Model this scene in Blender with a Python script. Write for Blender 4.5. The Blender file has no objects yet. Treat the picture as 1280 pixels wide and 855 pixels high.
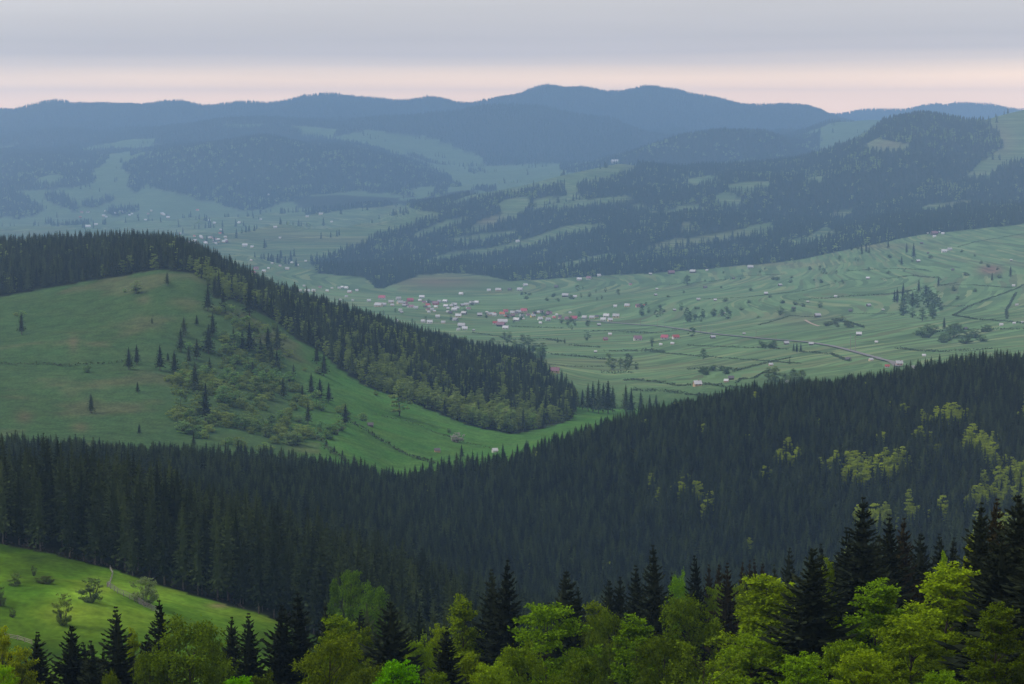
import bpy, math, random
import numpy as np

# ------------------------------------------------------------------ camera, sky, sun, exposure
W, H = 1280, 855
F = (W / 2) / math.tan(math.radians(12.5))
YHOR = 140.0
PITCH = math.atan((H / 2 - YHOR) / F)
CP, SP = math.cos(PITCH), math.sin(PITCH)
CAMZ = 400.0

scene = bpy.context.scene
col = scene.collection
cam_data = bpy.data.cameras.new("camera")
cam_data.sensor_width = 36.0
cam_data.lens = 18.0 / math.tan(math.radians(12.5))
cam_data.clip_start = 0.5
cam_data.clip_end = 60000
cam = bpy.data.objects.new("camera", cam_data)
col.objects.link(cam)
cam.location = (0, 0, CAMZ)
cam.rotation_euler = (math.pi / 2 - PITCH, 0, 0)
scene.camera = cam

SUN_EL, SUN_AZ = math.radians(48), math.radians(-80)     # azimuth from +Y towards +X
EXPOSURE = 0.0
HAZE_DENSITY = 6.7e-5
HAZE_COLOR = (0.33, 0.585, 1.0)

world = bpy.data.worlds.new("World")
scene.world = world
world.use_nodes = True
nt = world.node_tree
nt.nodes.clear()
N = nt.nodes.new
L = nt.links.new
out = N("ShaderNodeOutputWorld")
tc = N("ShaderNodeTexCoord")
sep = N("ShaderNodeSeparateXYZ")
L(tc.outputs["Generated"], sep.inputs[0])
mp = N("ShaderNodeMapping")
mp.inputs["Scale"].default_value = (3.2, 3.2, 60.0)
L(tc.outputs["Generated"], mp.inputs[0])
nz = N("ShaderNodeTexNoise")
nz.inputs["Scale"].default_value = 1.0
nz.inputs["Detail"].default_value = 5.0
L(mp.outputs[0], nz.inputs["Vector"])
# streaky edge of the cloud deck: shift the elevation by a little noise
mad = N("ShaderNodeMath"); mad.operation = 'MULTIPLY_ADD'
L(nz.outputs["Fac"], mad.inputs[0]); mad.inputs[1].default_value = 0.0058
L(sep.outputs["Z"], mad.inputs[2])
tilt = N("ShaderNodeMath"); tilt.operation = 'MULTIPLY_ADD'
L(sep.outputs["X"], tilt.inputs[0]); tilt.inputs[1].default_value = -0.008
L(mad.outputs[0], tilt.inputs[2])
mr = N("ShaderNodeMapRange")
mr.inputs["From Min"].default_value = 0.0; mr.inputs["From Max"].default_value = 0.06
L(tilt.outputs[0], mr.inputs["Value"])
ramp = N("ShaderNodeValToRGB")
L(mr.outputs[0], ramp.inputs[0])
SKY = [(0.02, (2.95, 1.82, 1.06)), (0.16, (2.72, 1.72, 1.00)), (0.277, (1.95, 1.34, 0.87)), (0.335, (1.46, 1.07, 0.78)), (0.40, (1.02, 0.83, 0.72)),
       (0.48, (0.74, 0.66, 0.65)), (0.58, (0.66, 0.61, 0.62)), (0.80, (0.72, 0.68, 0.68)), (1.0, (0.79, 0.75, 0.75))]
els = ramp.color_ramp.elements
els[0].position, els[0].color = SKY[0][0], (*SKY[0][1], 1)
els[1].position, els[1].color = SKY[-1][0], (*SKY[-1][1], 1)
for p, c in SKY[1:-1]:
    e = els.new(p); e.color = (*c, 1)
# soft mottling of the cloud deck
mp2 = N("ShaderNodeMapping"); mp2.inputs["Scale"].default_value = (3.5, 3.5, 48)
L(tc.outputs["Generated"], mp2.inputs[0])
nz2 = N("ShaderNodeTexNoise"); nz2.inputs["Scale"].default_value = 1.0; nz2.inputs["Detail"].default_value = 4
L(mp2.outputs[0], nz2.inputs["Vector"])
mr2 = N("ShaderNodeMapRange"); mr2.inputs["From Min"].default_value = 0.3; mr2.inputs["From Max"].default_value = 0.7; mr2.inputs["To Min"].default_value = 0.94; mr2.inputs["To Max"].default_value = 1.06
L(nz2.outputs["Fac"], mr2.inputs["Value"])
mulc = N("ShaderNodeMix"); mulc.data_type = 'RGBA'; mulc.blend_type = 'MULTIPLY'; mulc.inputs[0].default_value = 1.0
L(ramp.outputs[0], mulc.inputs[6]); L(mr2.outputs[0], mulc.inputs[7])
bgc = N("ShaderNodeBackground"); bgc.inputs["Strength"].default_value = 1.0
L(mulc.outputs[2], bgc.inputs["Color"])
sky = N("ShaderNodeTexSky"); sky.sky_type = 'NISHITA'; sky.sun_disc = False
sky.sun_elevation = SUN_EL; sky.sun_rotation = SUN_AZ
bgs = N("ShaderNodeBackground"); bgs.inputs["Strength"].default_value = 0.07
L(sky.outputs[0], bgs.inputs["Color"])
mixw = N("ShaderNodeMixShader"); mixw.inputs[0].default_value = 0.88
L(bgs.outputs[0], mixw.inputs[1]); L(bgc.outputs[0], mixw.inputs[2])
L(mixw.outputs[0], out.inputs["Surface"])

sun_data = bpy.data.lights.new("sun", 'SUN')
sun_data.energy = 2.6
sun_data.angle = math.radians(15)
sun_data.color = (1.0, 0.95, 0.88)
sun = bpy.data.objects.new("sun", sun_data)
col.objects.link(sun)
sd = (math.cos(SUN_EL) * math.sin(SUN_AZ), math.cos(SUN_EL) * math.cos(SUN_AZ), math.sin(SUN_EL))
sun.rotation_euler = (math.pi / 2 - SUN_EL, 0, math.pi - SUN_AZ)
sun.location = (sd[0] * 200, sd[1] * 200, CAMZ + 300)

scene.view_settings.view_transform = 'Standard'
scene.view_settings.look = 'None'
scene.view_settings.exposure = EXPOSURE
scene.view_settings.gamma = 1.0
scene.render.engine = 'CYCLES'
scene.cycles.use_denoising = True
scene.cycles.max_bounces = 5
scene.cycles.diffuse_bounces = 3
scene.cycles.transmission_bounces = 3
scene.cycles.volume_bounces = 1
scene.cycles.transparent_max_bounces = 4
scene.cycles.sample_clamp_indirect = 6

rnd = random.Random(11)
R = np.random.default_rng(11)

# ------------------------------------------------------------------ helpers
def ray(px, py):
    u = (np.asarray(px, float) - W / 2) / F
    v = (H / 2 - np.asarray(py, float)) / F
    dy = CP + v * SP
    return u / dy, (-SP + v * CP) / dy

def proj(x, y, z):
    z = z - CAMZ
    d = y * CP - z * SP
    d = np.where(np.abs(d) < 1e-6, 1e-6, d)
    return W / 2 + x / d * F, H / 2 - (y * SP + z * CP) / d * F

def _hash(ix, iy, seed):
    h = (ix.astype(np.int64) * 374761393 + iy.astype(np.int64) * 668265263 + seed * 1442695041) & 0xFFFFFFFF
    h = ((h ^ (h >> 13)) * 1274126177) & 0xFFFFFFFF
    return ((h ^ (h >> 16)) & 0xFFFF) / 65535.0

def vnoise(x, y, seed=0):
    x = np.asarray(x, float); y = np.asarray(y, float)
    ix, iy = np.floor(x), np.floor(y)
    fx, fy = x - ix, y - iy
    fx = fx * fx * (3 - 2 * fx); fy = fy * fy * (3 - 2 * fy)
    a = _hash(ix, iy, seed); b = _hash(ix + 1, iy, seed)
    c = _hash(ix, iy + 1, seed); d = _hash(ix + 1, iy + 1, seed)
    return (a + (b - a) * fx) * (1 - fy) + (c + (d - c) * fx) * fy - 0.5

def fbm(x, y, octv=4, seed=0):
    s, a = 0, 1.0
    for i in range(octv):
        s = s + a * vnoise(x * 2 ** i, y * 2 ** i, seed + i * 17)
        a *= 0.5
    return s

def in_poly(px, py, poly):
    px = np.asarray(px); py = np.asarray(py)
    res = np.zeros(px.shape, bool)
    n = len(poly)
    for i in range(n):
        x1, y1 = poly[i]; x2, y2 = poly[(i + 1) % n]
        if y1 == y2: continue
        c = ((y1 > py) != (y2 > py)) & (px < (x2 - x1) * (py - y1) / (y2 - y1) + x1)
        res ^= c
    return res

def tag(o, label=None, cat=None, group=None, kind=None):
    if label: o["label"] = label
    if cat: o["category"] = cat
    if group: o["group"] = group
    if kind: o["kind"] = kind
    return o

def empty(name, loc, rz=0.0, scale=1.0):
    o = bpy.data.objects.new(name, None)
    col.objects.link(o)
    o.location = loc; o.rotation_euler = (0, 0, rz)
    o.scale = scale if isinstance(scale, tuple) else (scale,) * 3
    o.empty_display_size = 0.2
    return o

def np_mesh(name, verts, loops_per_face, mats, mat_idx=None, faces=None, smooth=False):
    """verts (n,3); faces (m,k) index array with k=loops_per_face"""
    me = bpy.data.meshes.new(name)
    verts = np.asarray(verts, np.float32).reshape(-1, 3)
    if faces is None:
        faces = np.arange(len(verts)).reshape(-1, loops_per_face)
    faces = np.asarray(faces, np.int32)
    m, k = faces.shape
    me.vertices.add(len(verts)); me.vertices.foreach_set("co", verts.ravel())
    me.loops.add(m * k); me.loops.foreach_set("vertex_index", faces.ravel())
    me.polygons.add(m)
    me.polygons.foreach_set("loop_start", np.arange(0, m * k, k, dtype=np.int32))
    me.polygons.foreach_set("loop_total", np.full(m, k, np.int32))
    for mt in (mats if isinstance(mats, (list, tuple)) else [mats]):
        me.materials.append(mt)
    if mat_idx is not None:
        me.polygons.foreach_set("material_index", np.asarray(mat_idx, np.int32))
    me.polygons.foreach_set("use_smooth", np.full(m, smooth, bool))
    me.update(calc_edges=True)
    return me

def obj(name, me, parent=None, loc=None):
    o = bpy.data.objects.new(name, me)
    col.objects.link(o)
    if parent is not None: o.parent = parent
    if loc is not None: o.location = loc
    return o

class MB:
    """collects boxes and tubes into one mesh"""
    def __init__(self): self.v = []; self.f = []; self.m = []
    def add(self, verts, faces, mi=0):
        b = len(self.v); self.v += [tuple(p) for p in verts]
        self.f += [tuple(i + b for i in f) for f in faces]; self.m += [mi] * len(faces)
    def box(self, x0, x1, y0, y1, z0, z1, mi=0):
        self.add([(x0,y0,z0),(x1,y0,z0),(x1,y1,z0),(x0,y1,z0),(x0,y0,z1),(x1,y0,z1),(x1,y1,z1),(x0,y1,z1)],
                 [(0,3,2,1),(4,5,6,7),(0,1,5,4),(1,2,6,5),(2,3,7,6),(3,0,4,7)], mi)
    def tube(self, pts, radii, n=6, mi=0, cap=True):
        rings = []
        for i, (p, r) in enumerate(zip(pts, radii)):
            p = np.array(p, float)
            q = np.array(pts[min(i + 1, len(pts) - 1)], float) - np.array(pts[max(i - 1, 0)], float)
            q /= (np.linalg.norm(q) + 1e-9)
            a = np.cross(q, (0.31, 0.95, 0.05) if abs(q[2]) > 0.7 else (0, 0, 1)); a /= np.linalg.norm(a)
            b = np.cross(q, a)
            rings.append([tuple(p + r * (math.cos(2*math.pi*k/n) * a + math.sin(2*math.pi*k/n) * b)) for k in range(n)])
        vs = [v for r in rings for v in r]; fs = []
        for i in range(len(rings) - 1):
            for k in range(n):
                fs.append((i*n+k, i*n+(k+1)%n, (i+1)*n+(k+1)%n, (i+1)*n+k))
        if cap: fs.append(tuple(range((len(rings)-1)*n, len(rings)*n)))
        self.add(vs, fs, mi)
    def mesh(self, name, mats):
        me = bpy.data.meshes.new(name)
        me.from_pydata(self.v, [], self.f)
        for mt in (mats if isinstance(mats, (list, tuple)) else [mats]): me.materials.append(mt)
        me.polygons.foreach_set("material_index", self.m)
        me.update()
        return me

# ------------------------------------------------------------------ materials
def newmat(name):
    m = bpy.data.materials.new(name); m.use_nodes = True
    m.node_tree.nodes.clear()
    return m, m.node_tree.nodes.new, m.node_tree.links.new

def foliage_mat(name, c_dark, c_light, trans=0.3, obj_var=0.5, island_var=0.6):
    m, n, l = newmat(name)
    o = n("ShaderNodeOutputMaterial")
    oi = n("ShaderNodeObjectInfo"); geo = n("ShaderNodeNewGeometry")
    pw_ = n("ShaderNodeMath"); pw_.operation = 'POWER'; pw_.inputs[1].default_value = 1.5
    l(oi.outputs["Random"], pw_.inputs[0])
    a = n("ShaderNodeMath"); a.operation = 'MULTIPLY'; a.inputs[1].default_value = obj_var
    l(pw_.outputs[0], a.inputs[0])
    b = n("ShaderNodeMath"); b.operation = 'MULTIPLY_ADD'; b.inputs[1].default_value = island_var
    l(geo.outputs["Random Per Island"], b.inputs[0]); l(a.outputs[0], b.inputs[2])
    mx = n("ShaderNodeMix"); mx.data_type = 'RGBA'
    l(b.outputs[0], mx.inputs[0])
    mx.inputs[6].default_value = (*c_dark, 1); mx.inputs[7].default_value = (*c_light, 1)
    mu = n("ShaderNodeMix"); mu.data_type = 'RGBA'; mu.blend_type = 'MULTIPLY'; mu.inputs[0].default_value = 1
    l(mx.outputs[2], mu.inputs[6]); l(oi.outputs["Color"], mu.inputs[7])
    d = n("ShaderNodeBsdfDiffuse"); l(mu.outputs[2], d.inputs["Color"])
    if trans > 0:
        t = n("ShaderNodeBsdfTranslucent"); l(mu.outputs[2], t.inputs["Color"])
        ms = n("ShaderNodeMixShader"); ms.inputs[0].default_value = trans
        l(d.outputs[0], ms.inputs[1]); l(t.outputs[0], ms.inputs[2])
        l(ms.outputs[0], o.inputs["Surface"])
    else:
        l(d.outputs[0], o.inputs["Surface"])
    return m

def plain_mat(name, c, rough=0.8, var=0.15, scale=3.0, spec=0.2):
    m, n, l = newmat(name)
    o = n("ShaderNodeOutputMaterial"); p = n("ShaderNodeBsdfPrincipled")
    t = n("ShaderNodeTexNoise"); t.inputs["Scale"].default_value = scale; t.inputs["Detail"].default_value = 4
    g = n("ShaderNodeTexCoord"); l(g.outputs["Object"], t.inputs["Vector"])
    r = n("ShaderNodeMapRange"); r.inputs["From Min"].default_value = 0.3; r.inputs["From Max"].default_value = 0.7
    r.inputs["To Min"].default_value = 1 - var; r.inputs["To Max"].default_value = 1 + var
    l(t.outputs["Fac"], r.inputs["Value"])
    mu = n("ShaderNodeMix"); mu.data_type = 'RGBA'; mu.blend_type = 'MULTIPLY'; mu.inputs[0].default_value = 1
    mu.inputs[6].default_value = (*c, 1); l(r.outputs[0], mu.inputs[7])
    l(mu.outputs[2], p.inputs["Base Color"])
    p.inputs["Roughness"].default_value = rough
    p.inputs["Specular IOR Level"].default_value = spec
    l(p.outputs[0], o.inputs["Surface"])
    return m

M_NEEDLE = foliage_mat("spruce needles", (0.014, 0.020, 0.013), (0.034, 0.046, 0.022), trans=0.12)
M_NEEDLE_MID = foliage_mat("spruce needles mid", (0.010, 0.017, 0.008), (0.068, 0.098, 0.030), trans=0.12, obj_var=0.75, island_var=0.25)
M_NEEDLE_FAR = foliage_mat("spruce needles far", (0.018, 0.030, 0.020), (0.036, 0.055, 0.030), trans=0.0)
M_BEECH = foliage_mat("young beech leaves", (0.062, 0.105, 0.005), (0.33, 0.475, 0.014), trans=0.36, obj_var=0.35, island_var=0.65)
M_LEAF_MID = foliage_mat("hillside leaves", (0.12, 0.18, 0.040), (0.27, 0.36, 0.080), trans=0.3, obj_var=0.6, island_var=0.4)
M_BARK = plain_mat("bark", (0.055, 0.045, 0.038), 0.95, 0.3, 2.0, 0.1)
M_BARK_PALE = plain_mat("pale bark", (0.12, 0.105, 0.09), 0.95, 0.3, 2.0, 0.1)
M_WOOD = plain_mat("weathered wood", (0.26, 0.23, 0.20), 0.9, 0.25, 2.0, 0.1)
M_WOOD_DARK = plain_mat("dark wood", (0.055, 0.045, 0.040), 0.9, 0.25, 1.0, 0.1)

# ------------------------------------------------------------------ terrain (height field)
D0 = 100.0            # the sheet is a fan whose apex lies behind the viewpoint
AMAX = 0.31
NA, NR = 540, 1000
a_grid = np.linspace(-AMAX, AMAX, NA)
WK = [-1e4, 700, 1000, 1340, 2000, 2700, 4250, 5500, 10000, 14500]; WV = [-1e4, 700, 865, 1040, 1380, 2260, 5300, 8200, 16000, 21000]        # the far ridges stand well back
def warp(v): return np.interp(v, WK, WV)
def unwarp(v): return np.interp(v, WV, WK)
Y_MIN, Y_MAX = -60.0, float(warp(14500.0))
r_grid = np.exp(np.linspace(math.log(Y_MIN + 150), math.log(Y_MAX + 150), NR)) - 150

def gline(items):
    """items: (px, py, Y, tree height)  or ('z', px, z, Y)"""
    A, Yv, Z = [], [], []
    for it in items:
        if it[0] == 'z':
            _, px, z, Y = it; z = z * (float(warp(Y)) / Y if Y > 0 else 1); Y = float(warp(Y))
            x = (px - W / 2) / F * Y
        else:
            px, py, Y, h = it; h = h * (float(np.interp(Y, [640, 1300], [1, .55])) if Y < 3000 else 1); Y = float(warp(Y))
            dx, dz = ray(px, py)
            x = dx * Y; z = dz * Y - h
        A.append(float(x) / (Y + D0)); Yv.append(Y); Z.append(float(z))
    o = np.argsort(A)
    A, Yv, Z = np.array(A)[o], np.array(Yv)[o], np.array(Z)[o]
    return np.interp(a_grid, A, Yv), np.interp(a_grid, A, Z)

T = 26
lines = [
    gline([('z', 640, 3, -60)]),
    gline([('z', 640, -1.9, 0.0)]),
    gline([('z', 640, -3.6, 8.0)]),
    gline([('z', 640, -18, 60)]),
    gline([('z', 640, -46, 150)]),
    gline([('z', -100, -79, 240), ('z', 640, -77, 240), ('z', 1000, -74, 240), ('z', 1280, -68, 240)]),
    gline([('z', -100, -92, 330), ('z', 300, -94, 330), ('z', 640, -98, 330), ('z', 1000, -97, 330), ('z', 1280, -92, 330)]),
    gline([(-250, 800, 455, 0), (0, 829, 455, 0), (170, 848, 455, 0), (340, 876, 455, 0), ('z', 500, -131, 455), ('z', 640, -140, 455), ('z', 900, -142, 455), ('z', 1280, -142, 455)]),
    gline([(-250, 632, 680, 0), (-100, 660, 660, 0), (0, 681, 640, 0), (70, 694, 630, 0), (140, 712, 622, 0), (240, 743, 612, 0), (340, 775, 604, 0), (410, 800, 605, 0),
           (480, 822, 620, 0), (560, 846, 635, 0), ('z', 640, -168, 650), ('z', 800, -186, 700), ('z', 1280, -192, 740)]),
    gline([(-250, 552, 860, T), (0, 570, 860, T), (200, 592, 850, T), (300, 612, 840, T), (400, 642, 830, T), (500, 676, 820, T), (580, 706, 820, T), (650, 742, 830, T), ('z', 720, -226, 900), ('z', 850, -240, 930), ('z', 1280, -246, 940)]),
    gline([('z', -250, -190, 1080), ('z', 0, -196, 1080), ('z', 200, -205, 1080), ('z', 400, -225, 1080), ('z', 560, -248, 1080), ('z', 720, -268, 1150), ('z', 1280, -280, 1200)]),
    gline([(-250, 543, 1340, T), (0, 552, 1340, T), (100, 556, 1340, T), (200, 568, 1340, T), (300, 583, 1340, T), (400, 603, 1360, T), (480, 632, 1400, T), (560, 668, 1430, T), (640, 692, 1460, T), (720, 700, 1480, T), (800, 700, 1490, T), (1000, 688, 1500, T), (1280, 640, 1500, T)]),
    gline([(-250, 550, 1640, T), (0, 556, 1640, T), (200, 562, 1640, T), (300, 568, 1640, T), (400, 582, 1650, T), (480, 602, 1670, T), (560, 624, 1690, T), (640, 626, 1720, T), (720, 618, 1730, T), (800, 606, 1740, T), (1000, 568, 1740, T), (1280, 532, 1740, T)]),
    gline([(-250, 545, 1900, 0), (0, 551, 1900, 0), (200, 558, 1900, 0), (300, 567, 1900, 0), (400, 581, 1900, 0), (440, 586, 1880, 3), (490, 590, 1850, 22), (560, 580, 1880, 23), (600, 573, 1890, 24), (640, 567, 1900, 24), (700, 553, 1920, 24), (780, 532, 1940, 24), (830, 513, 1950, 24),
           (900, 500, 1960, 24), (1000, 478, 1980, 24), (1100, 461, 1990, 24), (1200, 452, 2000, 24), (1280, 444, 2000, 24), (1430, 432, 2000, 24)]),
    gline([(-250, 448, 2180, 0), (0, 455, 2180, 0), (200, 455, 2180, 0), (300, 473, 2180, 0), (400, 498, 2180, 0), (470, 524, 2180, 0), (540, 546, 2180, 0), (600, 556, 2180, 0), (660, 552, 2180, 0), (760, 536, 2180, 0), ('z', 900, -310, 2200), ('z', 1100, -300, 2230), ('z', 1280, -285, 2230)]),
    gline([(-250, 392, 2450, 0), (0, 371, 2450, 0), (100, 353, 2450, 0), (200, 337, 2450, 0), (250, 344, 2440, 0), (300, 372, 2420, 0), (350, 402, 2400, 0), (400, 428, 2380, 0), (450, 456, 2350, 0), (500, 480, 2340, 0), (550, 502, 2320, 0), (600, 518, 2300, 0), (650, 528, 2290, 0), (700, 530, 2280, 0), (760, 528, 2290, 0), (800, 523, 2350, 0), (900, 506, 2420, 0), (1000, 492, 2450, 0), (1280, 468, 2450, 0)]),
    gline([(-250, 330, 2700, 0), (0, 322, 2700, 0), (100, 319, 2700, 0), (180, 316, 2680, 0), (225, 318, 2660, 0), (260, 334, 2620, 0), (300, 357, 2570, 0), (350, 383, 2530, 0), (400, 405, 2490, 0), (450, 424, 2460, 0), (500, 446, 2430, 0), (550, 467, 2400, 0), (600, 490, 2380, 0), (650, 508, 2360, 0), (700, 518, 2350, 0), (760, 519, 2400, 0), (820, 509, 2460, 0), (900, 492, 2560, 0), (1000, 476, 2620, 0), (1280, 446, 2650, 0)]),
    gline([('z', -250, -292, 3050), ('z', 200, -300, 3050), ('z', 400, -316, 3050), ('z', 640, -318, 3050), (800, 441, 3050, 0), (1000, 428, 3050, 0), (1280, 413, 3050, 0)]),
    gline([('z', -250, -296, 3600), ('z', 250, -304, 3600), (400, 394, 3600, 0), (500, 393, 3600, 0), (640, 395, 3600, 0), (800, 389, 3600, 0), (1000, 376, 3600, 0), (1280, 350, 3600, 0)]),
    gline([('z', -250, -296, 4250), ('z', 200, -298, 4250), (330, 345, 4250, 0), (420, 353, 4250, 0), (500, 357, 4250, 0), (640, 356, 4250, 0), (780, 346, 4250, 0), (900, 337, 4250, 0), (1000, 328, 4250, 0), (1080, 311, 4250, 0), (1150, 297, 4250, 0), (1280, 281, 4250, 0)]),
    gline([('z', -250, -290, 4850), (200, 311, 4850, 0), (330, 310, 4850, 0), (400, 317, 4850, 0), (480, 316, 4850, 0), (560, 311, 4850, 0), (650, 302, 4850, 0), (750, 291, 4850, 0), (850, 288, 4850, 0), (950, 278, 4850, 0), (1050, 264, 4850, 0), (1150, 247, 4850, 0), (1280, 236, 4850, 0)]),
    gline([(-250, 285, 5500, 0), (100, 288, 5500, 0), (300, 287, 5500, 0), (400, 286, 5500, 0), (470, 276, 5500, 0), (530, 256, 5500, 0), (600, 240, 5500, 0), (680, 223, 5500, 0), (740, 210, 5500, 0), (775, 204, 5500, 0), (800, 205, 5500, 8), (850, 206, 5500, 18), (900, 204, 5500, 20), (955, 201, 5500, 20), (1000, 196, 5500, 20), (1035, 187, 5500, 20), (1065, 172, 5500, 20), (1100, 150, 5500, 20), (1150, 136, 5500, 20), (1185, 141, 5500, 20), (1215, 152, 5500, 16), (1235, 150, 5500, 4), (1280, 139, 5500, 2), (1430, 125, 5500, 0)]),
    gline([(-250, 277, 6050, 0), (0, 281, 6050, 0), (300, 272, 6050, 0), (400, 264, 6050, 0), (470, 260, 6050, 0), (530, 257, 6050, 0), (640, 250, 6050, 0), (800, 240, 6050, 0), (1000, 215, 6050, 0), (1100, 215, 6050, 0), (1280, 210, 6050, 0)]),
    gline([(-250, 205, 6900, 10), (-60, 230, 6900, 15), (0, 248, 6700, 15), (60, 258, 6500, 0), (130, 252, 6450, 0), (200, 246, 6450, 0), (300, 250, 6450, 0), (400, 246, 6450, 0), (500, 245, 6450, 0), (560, 240, 6450, 0), (640, 238, 6500, 0), (800, 225, 6600, 0), (1000, 195, 6600, 0), (1280, 195, 6600, 0)]),
    gline([(-250, 210, 7200, 18), (0, 205, 7200, 18), (60, 196, 7200, 18), (120, 203, 7200, 10), (160, 203, 7150, 5), (200, 190, 7100, 18), (260, 179, 7100, 18), (330, 171, 7100, 18), (400, 183, 7100, 18), (450, 186, 7100, 18), (500, 200, 7100, 18), (540, 214, 7050, 18), (560, 224, 7000, 14), (600, 223, 7000, 0), (640, 222, 7000, 0), (720, 212, 7000, 0), (750, 203, 6900, 8), (775, 192, 6800, 20), (800, 180, 6800, 20), (850, 163, 6800, 20), (900, 155, 6800, 20), (955, 158, 6800, 20),
           (985, 173, 6800, 20), (1010, 184, 6800, 15), (1045, 186, 6900, 0), (1090, 184, 7000, 0), (1150, 175, 7000, 0), (1280, 160, 7000, 0)]),
    gline([(-250, 200, 7700, 0), (0, 192, 7700, 0), (150, 190, 7700, 0), (200, 183, 7700, 0), (330, 178, 7700, 0), (450, 185, 7700, 0), (540, 200, 7700, 0), (600, 207, 7700, 0), (680, 206, 7700, 0), (850, 195, 7700, 0), (960, 180, 7700, 0), (1000, 171, 7700, 0), (1045, 156, 7700, 0), (1090, 157, 7700, 0), (1150, 168, 7700, 0), (1280, 175, 7700, 0)]),
    gline([(-250, 172, 8400, 16), (0, 170, 8400, 16), (100, 165, 8400, 12), (180, 166, 8400, 3), (240, 160, 8400, 3), (290, 148, 8400, 16), (350, 147, 8400, 16), (420, 146, 8400, 16), (500, 141, 8400, 18), (560, 141, 8400, 18), (640, 136, 8500, 18), (700, 139, 8500, 18), (760, 150, 8500, 18), (820, 165, 8500, 18), (1000, 175, 8500, 0), (1280, 165, 8500, 0)]),
    gline([(-250, 165, 9000, 0), (0, 160, 9000, 0), (260, 158, 9000, 0), (420, 150, 9000, 0), (600, 146, 9000, 0), (700, 150, 9000, 0), (900, 165, 9000, 0), (1050, 165, 9000, 0), (1280, 165, 9000, 0)]),
    gline([(-250, 140, 10000, 18), (0, 137, 10000, 18), (60, 130.5, 10000, 18), (100, 133, 10000, 18), (150, 131, 10000, 18), (200, 127, 10000, 18), (230, 127, 10000, 18), (265, 133, 10000, 18), (320, 127, 10000, 18), (380, 120.5, 10000, 18), (430, 117, 10000, 18), (460, 124.5, 10000, 18), (500, 126, 10000, 18), (540, 121, 10000, 18), (580, 127, 10000, 18), (640, 119, 10000, 18), (668, 110, 10000, 18), (690, 107, 10000, 18), (740, 112, 10000, 18), (760, 115, 10000, 18), (800, 110, 10000, 18), (850, 114, 10000, 18), (872, 122, 10000, 18), (930, 128, 10000, 18), (965, 130, 10000, 18), (1005, 133, 10000, 18), (1030, 142, 10000, 18), (1060, 152, 10000, 18), (1100, 165, 10000, 18), (1280, 170, 10000, 18)]),
    gline([('z', 640, -120, 10900)]),
    gline([(-250, 150, 12800, 18), (900, 150, 12800, 18), (1040, 141, 12800, 18), (1080, 138, 12800, 18), (1120, 141, 12800, 18), (1150, 135, 12800, 18), (1180, 130, 12800, 18), (1210, 131, 12800, 18), (1245, 136, 12800, 18), (1280, 137, 12800, 18), (1430, 140, 12800, 18)]),
    gline([('z', 640, -200, 13700)]),
    gline([('z', 640, -260, 14500)]),
]
LY = np.array([l[0] for l in lines]); LZ = np.array([l[1] for l in lines])     # (K, NA)
def smooth_cols(arr, w):
    k = np.exp(-0.5 * (np.arange(-3 * w, 3 * w + 1) / w) ** 2); k /= k.sum()
    p = np.pad(arr, ((0, 0), (3 * w, 3 * w)), mode='edge')
    return np.array([np.convolve(r, k, mode='valid') for r in p])
LY = smooth_cols(LY, 4); LZ = smooth_cols(LZ, 2)
hgt = np.zeros((NR, NA))
K = len(lines)
dY = np.diff(LY, axis=0); sl = np.diff(LZ, axis=0) / dY
m = np.zeros_like(LZ)
for k in range(1, K - 1):
    s0, s1 = sl[k - 1], sl[k]
    w1 = 2 * dY[k] + dY[k - 1]; w2 = dY[k] + 2 * dY[k - 1]
    with np.errstate(divide='ignore', invalid='ignore'):
        hm = (w1 + w2) / (w1 / s0 + w2 / s1)
    m[k] = np.where(s0 * s1 > 0, hm, 0)
m[0] = sl[0]; m[-1] = sl[-1]
for j in range(NA):
    idx = np.clip(np.searchsorted(LY[:, j], r_grid) - 1, 0, K - 2)
    h = dY[idx, j]; t = np.clip((r_grid - LY[idx, j]) / h, 0, 1)
    hgt[:, j] = ((1 + 2 * t) * (1 - t) ** 2 * LZ[idx, j] + t * (1 - t) ** 2 * h * m[idx, j]
                 + t * t * (3 - 2 * t) * LZ[idx + 1, j] + t * t * (t - 1) * h * m[idx + 1, j])
RG, AG = np.meshgrid(r_grid, a_grid, indexing='ij')
XG = AG * (RG + D0); YG = RG
RG = unwarp(YG)
far = np.clip((RG - 3900) / 1500, 0, 1)
hill = np.clip((RG - 1850) / 200, 0, 1) * np.clip((2900 - RG) / 200, 0, 1)
near = np.clip((RG - 60) / 200, 0, 1) * np.clip((2000 - RG) / 500, 0, 1)
val = np.clip((RG - 2700) / 300, 0, 1) * np.clip((4600 - RG) / 400, 0, 1)
spur = np.clip((RG - 4300) / 250, 0, 1) * np.clip((5450 - RG) / 250, 0, 1)
hgt += spur * fbm(XG / 480, YG / 800, 3, 133) * 92
bsp = np.clip((RG - 6000) / 300, 0, 1) * np.clip((7050 - RG) / 250, 0, 1) + np.clip((RG - 7400) / 300, 0, 1) * np.clip((9900 - RG) / 300, 0, 1)
hgt += bsp * fbm(XG / 760, YG / 900, 3, 137) * 85
hgt += far * (fbm(XG / 600, YG / 600, 4, 3) * 20 + fbm(XG / 190, YG / 350, 3, 31) * 12)
hgt += np.clip((RG - 7600) / 600, 0, 1) * (fbm(XG / 330, YG / 500, 3, 151) * 30 + np.clip((RG - 9300) / 300, 0, 1) * fbm(XG / 230, YG / 900, 3, 157) * 34)
hgt += hill * (fbm(XG / 110, YG / 110, 4, 5) * 6.0)
hgt += near * (fbm(XG / 55, YG / 55, 4, 9) * 2.6)
hgt += val * (fbm(XG / 620, YG / 620, 2, 12) * 9)
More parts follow.
